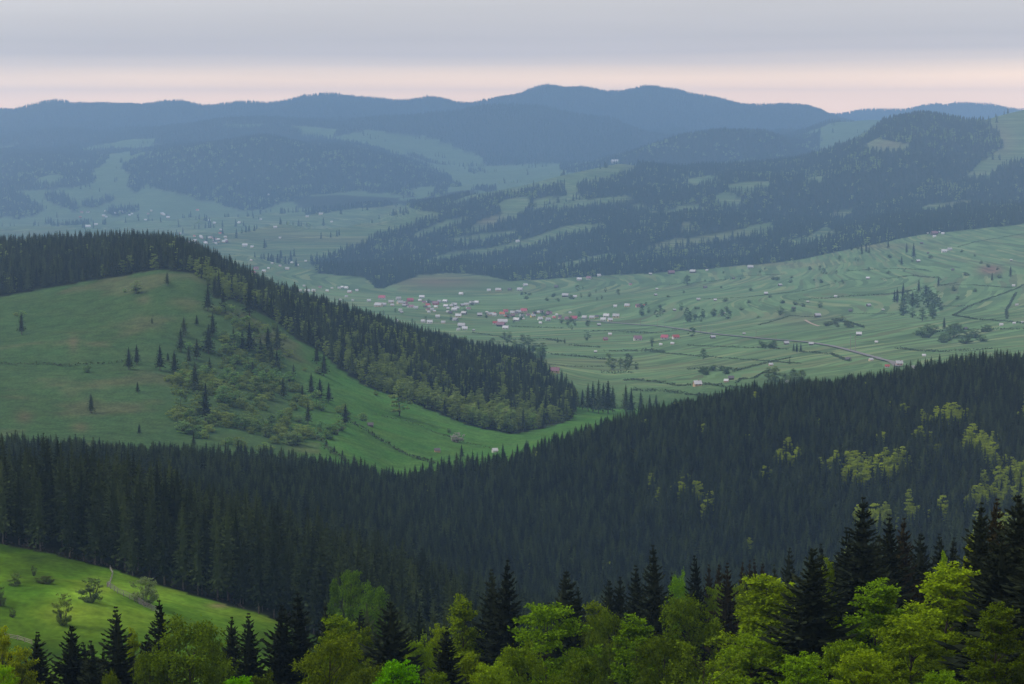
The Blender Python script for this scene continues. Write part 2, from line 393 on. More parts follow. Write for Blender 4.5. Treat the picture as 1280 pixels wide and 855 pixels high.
# a low terraced mound in the pastures beyond the road
mx_, mz_ = ray(1000, 402)
hgt += 15 * np.exp(-((XG - mx_ * warp(3560.)) / 125) ** 2 - ((YG - warp(3560.)) / 200) ** 2)
hgt += CAMZ

def height(x, y):
    x = np.asarray(x, float); y = np.asarray(y, float)
    a = x / (y + D0)
    fa = np.clip((a + AMAX) / (2 * AMAX) * (NA - 1), 0, NA - 1.001)
    fr = np.clip((np.log(np.maximum(y, Y_MIN) + 150) - math.log(Y_MIN + 150)) / (math.log(Y_MAX + 150) - math.log(Y_MIN + 150)) * (NR - 1), 0, NR - 1.001)
    ia, ir = fa.astype(int), fr.astype(int); ta, tr = fa - ia, fr - ir
    return ((hgt[ir, ia] * (1 - ta) + hgt[ir, ia + 1] * ta) * (1 - tr) + (hgt[ir + 1, ia] * (1 - ta) + hgt[ir + 1, ia + 1] * ta) * tr)

_ys = np.exp(np.linspace(math.log(120), math.log(21000), 5800))
def hit(px, py, ymin=120, ymax=21000):
    dx, dz = ray(px, py)
    ymin, ymax = float(warp(ymin)), float(warp(ymax))
    ys = _ys[(_ys >= ymin) & (_ys <= ymax)]
    g = height(dx * ys, ys); r = CAMZ + dz * ys
    k = np.nonzero(g >= r)[0]
    if len(k) == 0: return None
    k = k[0]; y = ys[k]
    if k > 0:
        d1 = g[k] - r[k]; d0 = r[k-1] - g[k-1]
        y = ys[k-1] + (ys[k] - ys[k-1]) * d0 / (d0 + d1 + 1e-9)
    x = float(dx * y)
    return x, float(y), float(height(x, y))

# visibility of the ground seen from the viewpoint (running maximum of the slope)
vb = np.linspace(-0.30, 0.30, 500); vy = np.exp(np.linspace(math.log(100), math.log(21200), 1300))
VB, VY = np.meshgrid(vb, vy, indexing='ij')
vs = (height(VB * VY, VY) - CAMZ) / VY
vmax = np.maximum.accumulate(vs, axis=1)
def visible(x, y, z, margin=0.004):
    b = x / y
    ib = np.clip(np.round((b + 0.30) / 0.60 * 499).astype(int), 0, 499)
    iy = np.clip(((np.log(np.maximum(y, 101)) - math.log(100)) / (math.log(21200) - math.log(100)) * 1299).astype(int) - 6, 0, 1299)
    return ((z - CAMZ) / y > vmax[ib, iy] - margin) & (np.abs(b) < 0.262)

PXG, PYG = proj(XG, np.maximum(YG, 5), hgt)

# ---- land cover
edge_x = [-300, -100, 0, 70, 140, 240, 340, 410, 430]
edge_Y = np.interp(PXG, [-300, -100, 0, 70, 140, 240, 340, 400, 425, 460], [690, 662, 642, 632, 624, 614, 606, 600, 520, 380])
HILL_FOREST = [(-400, 300), (-400, 400), (0, 371), (100, 353), (200, 337), (240, 341), (258, 352), (268, 372), (300, 378), (345, 402), (370, 425), (402, 440), (425, 462), (455, 482), (500, 498), (545, 516), (590, 533), (640, 543), (690, 533), (714, 525), (722, 505), (640, 440), (400, 300), (200, 250)]
A_MEADOWS = [
    [(480, 335), (560, 320), (640, 304), (700, 287), (760, 280), (745, 292), (690, 304), (640, 314), (560, 330)],
    [(380, 330), (370, 260), (470, 262), (500, 255), (520, 262), (560, 268), (500, 290), (470, 300), (450, 310), (390, 322)],
    [(540, 262), (580, 244), (640, 228), (700, 214), (770, 198), (800, 205), (795, 217), (745, 228), (690, 233), (620, 244)],
    [(800, 312), (830, 300), (880, 291), (930, 284), (965, 278), (968, 290), (900, 300), (850, 309)],
    [(905, 232), (930, 226), (965, 226), (960, 236), (920, 242)], [(893, 246), (915, 242), (932, 250), (928, 262), (900, 258)],
    [(1035, 268), (1055, 262), (1072, 266), (1060, 276), (1040, 276)],
    [(1062, 188), (1095, 172), (1142, 182), (1130, 190), (1090, 190)],
    [(1222, 150), (1290, 130), (1440, 120), (1440, 195), (1285, 200), (1240, 222), (1195, 226), (1240, 200), (1258, 185), (1250, 168)],
    [(582, 292), (600, 275), (632, 261), (638, 270), (612, 286)], [(660, 250), (720, 240), (725, 246), (668, 256)],
    [(990, 185), (1020, 165), (1050, 152), (1100, 154), (1070, 175), (1010, 195)],
    [(640, 262), (700, 251), (780, 244), (792, 250), (700, 262)], [(820, 264), (870, 254), (884, 262), (832, 272)], [(980, 302), (1040, 285), (1048, 293), (990, 310)], [(560, 302), (600, 292), (645, 285), (634, 297), (575, 309)],
    [(690, 331), (760, 318), (802, 316), (780, 327), (700, 339)], [(515, 296), (560, 276), (592, 270), (570, 286), (530, 303)], [(1150, 262), (1200, 252), (1230, 250), (1205, 262), (1160, 272)], [(850, 226), (895, 221), (900, 227), (860, 234)],
    [(470, 352), (500, 344), (560, 340), (610, 345), (640, 352), (600, 360), (480, 365)],
]
B_FOREST = [[(160, 208), (200, 190), (260, 175), (330, 166), (400, 178), (450, 180), (500, 194), (545, 212), (570, 230), (548, 246), (480, 240), (430, 238), (370, 246), (300, 262), (240, 246), (210, 240), (165, 228)],
            [(-300, 190), (60, 188), (130, 196), (125, 215), (90, 232), (40, 238), (-300, 240)],
            [(-300, 235), (0, 232), (40, 248), (60, 262), (30, 268), (-300, 290)],
            [(55, 242), (80, 243), (110, 262), (100, 266), (70, 256)]]
C_MEADOWS = [[(-20, 186), (120, 172), (190, 165), (260, 160), (300, 165), (330, 172), (200, 186), (100, 192)],
             [(400, 172), (450, 160), (520, 168), (600, 195), (620, 215), (560, 222), (520, 200), (450, 182)],
             [(985, 192), (1048, 148), (1120, 148), (1115, 190)], [(250, 158), (310, 156), (420, 160), (410, 170), (300, 172)]]

def forest_mask(px, py, x, y):
    """1 where the ground carries forest"""
    yw = y; y = unwarp(y)
    ed = np.interp(px, [-300, -100, 0, 70, 140, 240, 340, 400, 425, 460], [690, 662, 642, 632, 624, 614, 606, 600, 520, 300])
    back = np.interp(px, [-300, 0, 200, 300, 400, 430, 455, 490, 640, 700, 1000, 1430], [1700, 1700, 1700, 1720, 1770, 1800, 1850, 1880, 1950, 2010, 2120, 2150])
    f1 = (y > ed + 2) & (y < back)
    hill_r = (y >= back) & (y < 2900) & in_poly(px, py, HILL_FOREST)
    hill_b = (y >= 2560) & (y < 2900) & (px < 300)
    nA = fbm(x / 190, y / 260, 3, 77)
    a_zone = (y > 4200) & (y < 6500) & (px > 370)
    top = np.interp(px, [370, 480, 500, 640, 780, 900, 1000, 1080, 1150, 1280, 1440], [345, 345, 352, 352, 343, 334, 325, 308, 294, 279, 262])
    fa = a_zone & (py < top + nA * 4)
    for p in A_MEADOWS:
        fa &= ~in_poly(px + nA * 14, py + nA * 5, p)
    fa &= nA > np.clip((600 - px) / 150, 0, 1) * np.clip((py - 250) / 20, 0, 1) * 0.75 - 0.6
    fa &= ~(nA < np.interp(px, [400, 900, 1050, 1280], [-0.36, -0.40, -0.46, -0.48]))
    fa |= a_zone & in_poly(px + nA * 10, py + nA * 4, [(385, 326), (430, 316), (500, 312), (520, 345), (492, 352), (472, 364), (456, 347), (398, 342)])
    fb = np.zeros(px.shape, bool)
    for p in B_FOREST: fb |= in_poly(px + nA * 34, py + nA * 12, p) & (nA > -0.42)
    fb &= (y > 5900) & (y < 8000)
    fb |= (y > 6000) & (y < 7500) & (px > 700) & (px < 1025) & (nA > -0.45) & ((px > 760) | (nA > 0))
    fb |= (y > 5950) & (y < 7400) & (px < 620) & (nA > 0.36)
    nC = fbm(x / 420, y / 420, 3, 55)
    fc = (y >= 7600) & (y < 9500)
    for p in C_MEADOWS: fc &= ~(in_poly(px + nC * 40, py + nC * 9, p) & (nC < 0.18))
    fc &= (nC > -0.40) | (py < 165)
    fd = y >= 9500
    return f1, hill_r | hill_b, fa, fb, fc | fd

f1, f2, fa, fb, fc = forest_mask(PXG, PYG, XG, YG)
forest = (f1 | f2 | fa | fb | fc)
BASE = np.zeros((NR, NA, 3))
g_near = np.array([0.058, 0.120, 0.010]); g_hill = np.array([0.043, 0.082, 0.029]); g_val = np.array([0.092, 0.156, 0.068])
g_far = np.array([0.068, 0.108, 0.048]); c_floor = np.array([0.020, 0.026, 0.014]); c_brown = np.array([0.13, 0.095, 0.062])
wn = np.clip((1500 - RG) / 400, 0, 1)[..., None]; wf = np.clip((RG - 4000) / 500, 0, 1)[..., None]; wv = np.clip((RG - 2500) / 200, 0, 1)[..., None]
BASE = g_hill * (1 - wv) + g_val * wv
BASE = BASE * (1 - wf) + g_far * wf
BASE = BASE * (1 - wn) + g_near * wn
# the right flank of the bare hill is fresher green
fresh = np.clip((PXG - 350) / 80, 0, 1) * (RG > 1800) * (RG < 2500)
BASE = BASE * (1 - 0.75 * fresh[..., None]) + np.array([0.055, 0.140, 0.025]) * 0.75 * fresh[..., None]
# worn, brownish patches and pale scrapes on the meadows
n1 = fbm(XG / 60, YG / 60, 4, 21); n2 = fbm(XG / 420, YG / 300, 3, 22)
dry = np.clip((n1 - 0.22) * 1.5, 0, 0.28) * ((RG > 1800) & (RG < 2600) & (PXG < 400))
def blob(px, py, rx, ry, y0, y1, amt):
    return amt * np.exp(-(((PXG - px) / rx) ** 2 + ((PYG - py) / ry) ** 2)) * ((RG > y0) & (RG < y1))
brown = dry + blob(92, 430, 6, 9, 2000, 2600, .45) + blob(30, 521, 10, 7, 1850, 2300, .5) + blob(100, 534, 10, 6, 1850, 2300, .45) + blob(180, 375, 8, 5, 2000, 2600, .35) + blob(60, 345, 60, 6, 2300, 2600, .2)
brown += blob(1238, 337, 15, 6, 3000, 4200, 1.4) + blob(545, 352, 60, 8, 3900, 4500, .75) + blob(1250, 175, 20, 20, 5000, 5600, .5) + blob(610, 275, 22, 9, 4700, 5500, .6) + blob(1040, 272, 20, 6, 4300, 5300, .5) + blob(1110, 181, 26, 6, 5000, 5600, .6)
brown += np.clip((n2 - 0.25) * 1.2, 0, 0.22) * ((RG > 2700) & (RG < 6000)) + blob(1000, 398, 50, 8, 3200, 3700, .35) + blob(275, 757, 14, 3, 500, 700, .7)
brown += blob(945, 330, 90, 3, 4000, 4400, .5) + blob(1090, 308, 70, 4, 4000, 4400, .5)
brown = np.clip(brown, 0, 1)[..., None]
BASE = BASE * (1 - brown) + c_brown * brown
nm = fbm(XG / 26, YG / 60, 4, 201); nm2 = fbm(XG / 9, YG / 22, 3, 202)
mead = ((RG < 760) & (RG > 360))[..., None]
BASE = np.where(mead, BASE * (1 + 0.9 * nm + 0.45 * nm2)[..., None] + np.clip(nm - 0.12, 0, 1)[..., None] * np.array([0.10, 0.07, 0.01]), BASE)
BASE = np.clip(BASE, 0.008, 1)
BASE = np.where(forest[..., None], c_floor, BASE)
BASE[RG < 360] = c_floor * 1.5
FIELD = np.clip((RG - 2600) / 150, 0, 1) * np.clip((6500 - RG) / 400, 0.25, 1) * (~forest)

faces = (np.arange(NR - 1)[:, None] * NA + np.arange(NA - 1)[None, :]).reshape(-1)
faces = np.stack([faces, faces + 1, faces + NA + 1, faces + NA], 1)

def terrain_mat():
    m, n, l = newmat("meadow and forest ground")
    o = n("ShaderNodeOutputMaterial"); d = n("ShaderNodeBsdfDiffuse")
    at = n("ShaderNodeAttribute"); at.attribute_name = "cover"
    tcn = n("ShaderNodeTexCoord")
    def noise(scale, detail, lo, hi, sx=1, sy=1):
        mpn = n("ShaderNodeMapping"); mpn.inputs["Scale"].default_value = (sx, sy, 1)
        l(tcn.outputs["Object"], mpn.inputs[0])
        t = n("ShaderNodeTexNoise"); t.inputs["Scale"].default_value = scale; t.inputs["Detail"].default_value = detail
        l(mpn.outputs[0], t.inputs["Vector"])
        r = n("ShaderNodeMapRange"); r.inputs["From Min"].default_value = 0.25; r.inputs["From Max"].default_value = 0.75
        r.inputs["To Min"].default_value = lo; r.inputs["To Max"].default_value = hi
        l(t.outputs["Fac"], r.inputs["Value"])
        return r.outputs[0]
    a0 = noise(1 / 9, 6, 0.72, 1.28); a1 = noise(1 / 1.6, 5, 0.72, 1.28, 1, 0.5)
    am = n("ShaderNodeMath"); am.operation = 'MULTIPLY'; l(a0, am.inputs[0]); l(a1, am.inputs[1]); ax_ = n("ShaderNodeMath"); ax_.operation = 'MULTIPLY'; l(at.outputs["Alpha"], ax_.inputs[0]); ax_.inputs[1].default_value = 0.8
    amx = n("ShaderNodeMix"); l(ax_.outputs[0], amx.inputs[0]); l(am.outputs[0], amx.inputs[2]); amx.inputs[3].default_value = 1.0; a = amx.outputs[0]; b = noise(1 / 70, 4, 0.86, 1.14)
    vo = n("ShaderNodeTexVoronoi"); vo.distance = 'CHEBYCHEV'; vo.inputs["Scale"].default_value = 1.0; vo.inputs["Randomness"].default_value = 0.75
    mpv = n("ShaderNodeMapping"); mpv.inputs["Scale"].default_value = (1 / 200, 1 / 150, 1); mpv.inputs["Rotation"].default_value = (0, 0, 0.12)
    l(tcn.outputs["Object"], mpv.inputs[0]); l(mpv.outputs[0], vo.inputs["Vector"])
    spv = n("ShaderNodeSeparateColor"); l(vo.outputs["Color"], spv.inputs[0])
    rv = n("ShaderNodeMapRange"); rv.inputs["To Min"].default_value = 0.66; rv.inputs["To Max"].default_value = 1.30
    l(spv.outputs[0], rv.inputs["Value"])
    rvm = n("ShaderNodeMix"); l(at.outputs["Alpha"], rvm.inputs[0]); rvm.inputs[2].default_value = 1.0; l(rv.outputs[0], rvm.inputs[3])
    m1 = n("ShaderNodeMath"); m1.operation = 'MULTIPLY'; l(a, m1.inputs[0]); l(b, m1.inputs[1])
    m2 = n("ShaderNodeMath"); m2.operation = 'MULTIPLY'; l(m1.outputs[0], m2.inputs[0]); l(rvm.outputs[0], m2.inputs[1])
    mu = n("ShaderNodeMix"); mu.data_type = 'RGBA'; mu.blend_type = 'MULTIPLY'; mu.inputs[0].default_value = 1
    st = n("ShaderNodeMapRange"); st.inputs["From Min"].default_value = 0.72; st.inputs["From Max"].default_value = 0.80; st.inputs["To Max"].default_value = 0.55
    l(spv.outputs[1], st.inputs["Value"])
    sm = n("ShaderNodeMath"); sm.operation = 'MULTIPLY'; l(st.outputs[0], sm.inputs[0]); l(at.outputs["Alpha"], sm.inputs[1])
    sx = n("ShaderNodeMix"); sx.data_type = 'RGBA'; l(sm.outputs[0], sx.inputs[0]); l(at.outputs["Color"], sx.inputs[6]); sx.inputs[7].default_value = (0.15, 0.17, 0.085, 1)
    l(sx.outputs[2], mu.inputs[6]); l(m2.outputs[0], mu.inputs[7])
    hs = n("ShaderNodeHueSaturation")
    hn = noise(1 / 28, 5, 0.485, 0.515); l(hn, hs.inputs["Hue"])
    l(mu.outputs[2], hs.inputs["Color"])
    l(hs.outputs[0], d.inputs["Color"]); l(d.outputs[0], o.inputs["Surface"])
    return m

vt = np.stack([XG, YG, hgt], -1).reshape(-1, 3)
me = np_mesh("terrain", vt, 4, terrain_mat(), faces=faces, smooth=True)
ca = me.attributes.new("cover", 'FLOAT_COLOR', 'POINT')
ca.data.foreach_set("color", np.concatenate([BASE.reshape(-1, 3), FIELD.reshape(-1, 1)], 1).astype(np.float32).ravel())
terrain = obj("terrain", me)
tag(terrain, kind="structure")

# ------------------------------------------------------------------ tree shapes
def diamond(p0, d, ln, w, roll_ax):
    """diamond leaf from p0 along unit d, half width w along roll_ax"""
    mid = p0 + d * (ln * 0.45)[:, None]
    return np.stack([p0, mid + roll_ax * w[:, None], p0 + d * ln[:, None], mid - roll_ax * w[:, None]], 1)

def spruce_crown(seed, Ht=25.0, Rb=3.4, nw=34, per=9, sub=6, clear=0.06, wid=0.30, power=0.85, ragged=0.25):
    g = np.random.default_rng(seed)
    Q = []
    lean = g.normal(0, 0.004, 2) * Ht
    for i in range(nw):
        tt = (i + g.uniform(0, 0.9)) / nw
        tt = tt ** 0.92
        z0 = Ht * (clear + (1 - clear) * tt)
        rr = Rb * (1 - tt) ** power * (0.72 + 0.28 * min(1, tt / 0.12)) + 0.06
        n = max(4, int(per * (0.5 + 0.5 * (1 - tt))))
        tw0 = 0.10 + 0.22 * min(1.0, (1 - tt) * 3)
        ph = g.uniform(0, 6.28)
        for j in range(n):
            fi = ph + 2 * math.pi * (j + g.uniform(-.3, .3)) / n
            Lb = rr * g.uniform(1 - ragged * 1.4, 1 + ragged * 0.7)
            if g.random() < 0.05: Lb *= 0.5
            up = -0.25 + 0.75 * tt + g.normal(0, 0.08)
            dr = 0.50 * (1 - tt) + 0.08
            s = (np.arange(sub) + g.uniform(0.3, 1.0, sub)) / sub
            def pos(s):
                return np.stack([Lb * s * math.cos(fi), Lb * s * math.sin(fi), z0 + Lb * (up * s - dr * s ** 2 + 0.28 * s ** 3)], -1)
            p = pos(s)
            dirv = pos(s + 0.02) - pos(s); dirv /= np.linalg.norm(dirv, axis=1)[:, None]
            for side in (-1, 0, 1):
                ang = side * g.uniform(0.6, 1.15, sub)
                ca_, sa_ = np.cos(ang), np.sin(ang)
                d = np.stack([dirv[:, 0] * ca_ - dirv[:, 1] * sa_, dirv[:, 0] * sa_ + dirv[:, 1] * ca_, dirv[:, 2] - np.abs(side) * g.uniform(0.1, 0.7, sub)], -1)
                d /= np.linalg.norm(d, axis=1)[:, None]
                ln = (tw0 + 0.36 * Lb * (1.05 - s)) * g.uniform(0.75, 1.3, sub) if side else (tw0 + Lb * 0.32) * g.uniform(0.8, 1.25, sub)
                hz = np.stack([-d[:, 1], d[:, 0], np.zeros(sub)], -1); hz /= (np.linalg.norm(hz, axis=1)[:, None] + 1e-6)
                vt_ = np.cross(d, hz)
                ro = g.normal(0, 0.7, sub)
                ax = hz * np.cos(ro)[:, None] + vt_ * np.sin(ro)[:, None]
                Q.append(diamond(p, d, ln, wid * ln * g.uniform(0.7, 1.2, sub) + 0.03, ax))
    # leader
    n = 7
    a = g.uniform(0, 6.28, n)
    p0 = np.stack([np.zeros(n), np.zeros(n), Ht * np.linspace(0.93, 0.975, n)], -1)
    d = np.stack([np.cos(a) * 0.16, np.sin(a) * 0.16, np.ones(n)], -1); d /= np.linalg.norm(d, axis=1)[:, None]
    Q.append(diamond(p0, d, np.full(n, Ht * 0.03), np.full(n, 0.05), np.stack([-np.sin(a), np.cos(a), 0 * a], -1)))
    Q = np.concatenate(Q)
    Q[..., 0] += lean[0] * (Q[..., 2] / Ht) ** 2; Q[..., 1] += lean[1] * (Q[..., 2] / Ht) ** 2
    # inner shaded core
    k = 8; tz = np.linspace(0, 1, 6)
    core = []
    for i in range(5):
        for j in range(k):
            q = []
            for (ii, jj) in ((i, j), (i, j + 1), (i + 1, j + 1), (i + 1, j)):
                r_ = Rb * 0.42 * (1 - tz[ii]) ** power * (1 + 0.25 * math.sin(jj % k * 2.3 + ii * 1.7 + seed)) + 0.04
                an = 2 * math.pi * (jj % k) / k
                q.append((r_ * math.cos(an), r_ * math.sin(an), Ht * (clear + 0.03 + (0.95 - clear) * tz[ii])))
            core.append(q)
    return np.concatenate([Q, np.array(core)])

def trunk_mb(Ht, r0, r1, n=7, seed=0, wob=0.15):
    g = random.Random(seed)
    mb = MB()
    k = 5
    pts = [(g.gauss(0, wob) * (i > 0) * (i < k), g.gauss(0, wob) * (i > 0) * (i < k), -0.6 + (Ht + 0.6) * i / k) for i in range(k + 1)]
    mb.tube(pts, [r0 + (r1 - r0) * (i / k) ** 0.8 for i in range(k + 1)], n)
    return mb

def spruce_far(seed, Ht=25.0, Rb=3.6, tiers=5, k=7):
    g = np.random.default_rng(seed); q = []
    for i in range(tiers):
        t0 = 0.05 + 0.95 * i / tiers; t1 = min(1.0, t0 + 0.95 / tiers * 1.5)
        rb = Rb * (1 - t0) ** 0.9 * g.uniform(0.9, 1.1) + 0.1; ph = g.uniform(0, 6.28)
        rad = rb * g.uniform(0.65, 1.15, k)
        zz = Ht * t0 + g.uniform(-0.6, 0.4, k)
        for j in range(k):
            j2 = (j + 1) % k
            a0, a1 = ph + 2 * math.pi * j / k, ph + 2 * math.pi * (j + 1) / k; am = (a0 + a1) / 2
            tip = (0, 0, Ht * t1)
            mid = (rb * 0.62 * math.cos(am), rb * 0.62 * math.sin(am), Ht * t0 + 0.6)
            A_ = (rad[j] * math.cos(a0), rad[j] * math.sin(a0), zz[j]); B_ = (rad[j2] * math.cos(a1), rad[j2] * math.sin(a1), zz[j2])
            q.append((A_, mid, tip)); q.append((mid, B_, tip))
    return np.array(q)

def broadleaf_crown(seed, Ht=20.0, Rc=6.0, base=0.15, ncl=46, nleaf=7000, leaf=0.34, flat=0.32, top=0.42, spire=0.0, up_tilt=0.25, fill=0.25):
    """returns leaf quads and the cluster centres (for the limbs)"""
    g = np.random.default_rng(seed)
    z0 = Ht * base; Hc = Ht - z0
    lob = g.uniform(0, 6.28, 4); lam = g.uniform(0.05, 0.16, 4)
    C = []
    for i in range(ncl):
        t = g.uniform(0.0, 1.0) ** 0.9 * 0.97 if i > 1 else 0.95 + 0.03 * i
        e = math.sqrt(max(0, 1 - ((t - top) / (1.02 - top)) ** 2)) if t > top else math.sqrt(max(0.05, 1 - ((top - t) / (top + 0.22)) ** 2))
        e = e * (1 - spire) + spire * (1 - t) ** 0.8
        fi = i * 2.399 + g.normal(0, 0.25)
        e *= 1 + sum(lam[k] * math.sin((k + 1) * fi + lob[k] + 3 * t) for k in range(4))
        rr = Rc * e * (g.uniform(0.55, 0.92) if g.random() > fill else g.uniform(0.1, 0.55))
        cr = Rc * g.uniform(0.22, 0.40) * (1.0 - 0.55 * t)
        C.append((rr * math.cos(fi), rr * math.sin(fi), z0 + Hc * t, cr, fi))
    C = np.array(C)
    wts = C[:, 3] ** 2; wts /= wts.sum()
    ci = g.choice(ncl, nleaf, p=wts)
    c = C[ci]
    # feathery boughs: each cluster is a fan of short twigs
    tw = g.integers(0, 9, nleaf)
    twa = (tw / 9.0 * 6.28 + ci * 1.7) + g.normal(0, 0.16, nleaf)
    rad = np.sqrt(g.uniform(0.01, 1, nleaf)) * c[:, 3] * (0.8 + 0.35 * np.sin(tw * 2.1 + ci))
    out = np.cos(twa - c[:, 4])
    x = c[:, 0] + rad * np.cos(twa); y = c[:, 1] + rad * np.sin(twa)
    z = c[:, 2] + up_tilt * rad * out - 0.10 * rad * rad / c[:, 3] + g.normal(0, 1, nleaf) * flat * c[:, 3] * 0.5
    z = np.minimum(z, Ht + g.uniform(-0.3, 0.25, nleaf))
    p = np.stack([x, y, z], -1)
    nrm = np.stack([g.normal(0, 0.55, nleaf), g.normal(0, 0.55, nleaf), np.ones(nleaf)], -1)
    nrm /= np.linalg.norm(nrm, axis=1)[:, None]
    an = twa + g.normal(0, 0.7, nleaf)
    d = np.stack([np.cos(an), np.sin(an), g.normal(0.05, 0.25, nleaf)], -1)
    d -= nrm * (d * nrm).sum(1)[:, None]; d /= np.linalg.norm(d, axis=1)[:, None]
    ax = np.cross(nrm, d)
    ln = leaf * g.uniform(0.7, 1.5, nleaf)
    return diamond(p, d, ln, ln * g.uniform(0.24, 0.38, nleaf), ax), C

def limb_mb(Ht, C, r0, seed, n=7, every=1, multi=0):
    g = random.Random(seed)
    mb = MB()
    if multi:
        for i in range(multi):
            a = 6.28 * i / multi + g.uniform(-.3, .3)
            ln = Ht * g.uniform(0.6, 0.85)
            mb.tube([(0.15 * math.cos(a), 0.15 * math.sin(a), -0.4), (ln * .18 * math.cos(a), ln * .18 * math.sin(a), ln * .5), (ln * .36 * math.cos(a), ln * .36 * math.sin(a), ln)], [r0, r0 * .6, r0 * .15], 5)
        return mb
    top = Ht * 0.86
    pts = [(0, 0, -0.8)] + [(g.gauss(0, 0.02) * Ht * .4, g.gauss(0, 0.02) * Ht * .4, top * i / 5) for i in range(1, 6)]
    mb.tube(pts, [r0, r0 * .82, r0 * .66, r0 * .48, r0 * .3, r0 * .1], n)
    for c in C[::every]:
        zs = max(0.12 * Ht, c[2] - 0.55 * math.hypot(c[0], c[1]) - 0.8); zs = min(zs, top * 0.95)
        rb = r0 * 0.34 * (1 - zs / (Ht * 1.05)) + 0.02
        mid = (c[0] * .5, c[1] * .5, zs + (c[2] - zs) * 0.42)
        mb.tube([(0, 0, zs), mid, (c[0], c[1], c[2])], [rb, rb * .6, rb * .15], 4)
    return mb

def quad_mesh(name, Q, mat):
    return np_mesh(name, Q.reshape(-1, 3), Q.shape[1], mat)

# foreground prototypes
SPR = []
for s, (ht, rb, nw, per) in enumerate([(26, 4.8, 56, 11), (26, 4.2, 58, 10), (24, 5.2, 50, 12), (27, 4.5, 56, 11)]):
    SPR.append((quad_mesh("spruce crown", spruce_crown(100 + s, ht, rb, nw, per, 7, 0.05, 0.20, [1.0, 0.92, 0.9, 0.96][s], 0.30), M_NEEDLE), trunk_mb(ht * 0.97, 0.32, 0.04, 7, s, 0.04).mesh("spruce trunk", M_BARK), ht, rb))
BRO = []
for s, kw in enumerate([dict(Ht=20, Rc=6.2, ncl=170, nleaf=46000, leaf=0.29, flat=0.26, up_tilt=0.22),
                        dict(Ht=22, Rc=5.2, ncl=180, nleaf=46000, leaf=0.29, flat=0.30, up_tilt=0.34, spire=0.35),
                        dict(Ht=20, Rc=6.4, ncl=160, nleaf=46000, leaf=0.29, flat=0.42, up_tilt=0.10),
                        dict(Ht=22, Rc=4.6, ncl=170, nleaf=40000, leaf=0.29, flat=0.34, up_tilt=0.42, spire=0.55),
                        dict(Ht=18, Rc=5.4, ncl=70, nleaf=9000, leaf=0.28, flat=0.40, up_tilt=0.45)]):
    Q, C = broadleaf_crown(200 + s, base=0.14, **kw)
    BRO.append((quad_mesh("leafy crown", Q, M_BEECH), limb_mb(kw["Ht"], C, 0.34, s, every=2).mesh("trunk and limbs", M_BARK), kw["Ht"], kw["Rc"]))
# bushes
BSH = []
for s, kw in enumerate([dict(Ht=6, Rc=3.0, ncl=34, nleaf=4200, leaf=0.30, flat=0.5, up_tilt=0.4, top=0.6), dict(Ht=7, Rc=2.6, ncl=34, nleaf=4200, leaf=0.28, flat=0.5, up_tilt=0.6, top=0.7),
                        dict(Ht=5, Rc=3.4, ncl=32, nleaf=4000, leaf=0.30, flat=0.5, up_tilt=0.3, top=0.45)]):
    Q, C = broadleaf_crown(300 + s, base=0.08, **kw)
    BSH.append((quad_mesh("bush crown", Q, M_LEAF_MID), limb_mb(kw["Ht"], C, 0.10, s, multi=9).mesh("stems", M_BARK), kw["Ht"], kw["Rc"]))
# mid distance
SPM = []
for s, (rb, nw, per, pw) in enumerate([(3.4, 26, 8, .9), (2.7, 28, 8, .80), (3.9, 24, 9, 1.0), (3.2, 26, 8, .85), (4.2, 22, 9, .82), (2.4, 24, 7, .95), (3.5, 20, 7, .7)]):
    SPM.append((quad_mesh("spruce crown", spruce_crown(400 + s, 25, rb, nw, per, 3, 0.14, 0.36, pw, 0.32), M_NEEDLE_MID), trunk_mb(24, 0.30, 0.04, 6, s, 0.05).mesh("spruce trunk", M_BARK_PALE), 25, rb))
BRM = []
for s, kw in enumerate([dict(Ht=18, Rc=5.0, ncl=34, nleaf=1700, leaf=0.9, flat=0.5), dict(Ht=20, Rc=4.2, ncl=34, nleaf=1700, leaf=0.85, flat=0.5, spire=0.3), dict(Ht=15, Rc=4.8, ncl=30, nleaf=1500, leaf=0.9, flat=0.55), dict(Ht=18, Rc=3.8, ncl=32, nleaf=1500, leaf=0.85, flat=0.5, top=0.5)]):
    Q, C = broadleaf_crown(500 + s, base=0.10, up_tilt=0.15, **kw)
    BRM.append((quad_mesh("leafy crown", Q, M_LEAF_MID), limb_mb(kw["Ht"], C, 0.28, s, n=6, every=3).mesh("trunk and limbs", M_BARK), kw["Ht"], kw["Rc"]))

def place_tree(name, proto, x, y, hgt_m, wid_m, label, cat, group, tint=(1, 1, 1), part="crown", tpart="trunk", z=None, rz=None):
    cr, tr, ph, pr = proto
    z = float(height(x, y)) if z is None else z
    sh = hgt_m / ph; sw = (wid_m / 2) / pr if wid_m else sh
    e = empty(name, (x, y, z), rnd.uniform(0, 6.28) if rz is None else rz, (sw, sw, sh))
    c = obj(part, cr, e); c.color = (*tint, 1)
    obj(tpart, tr, e)
    tag(e, label, cat, group)
    return e

# ------------------------------------------------------------------ instanced woods
def source(name, me_list, mats=None):
    o = bpy.data.objects.new(name, me_list)
    return o

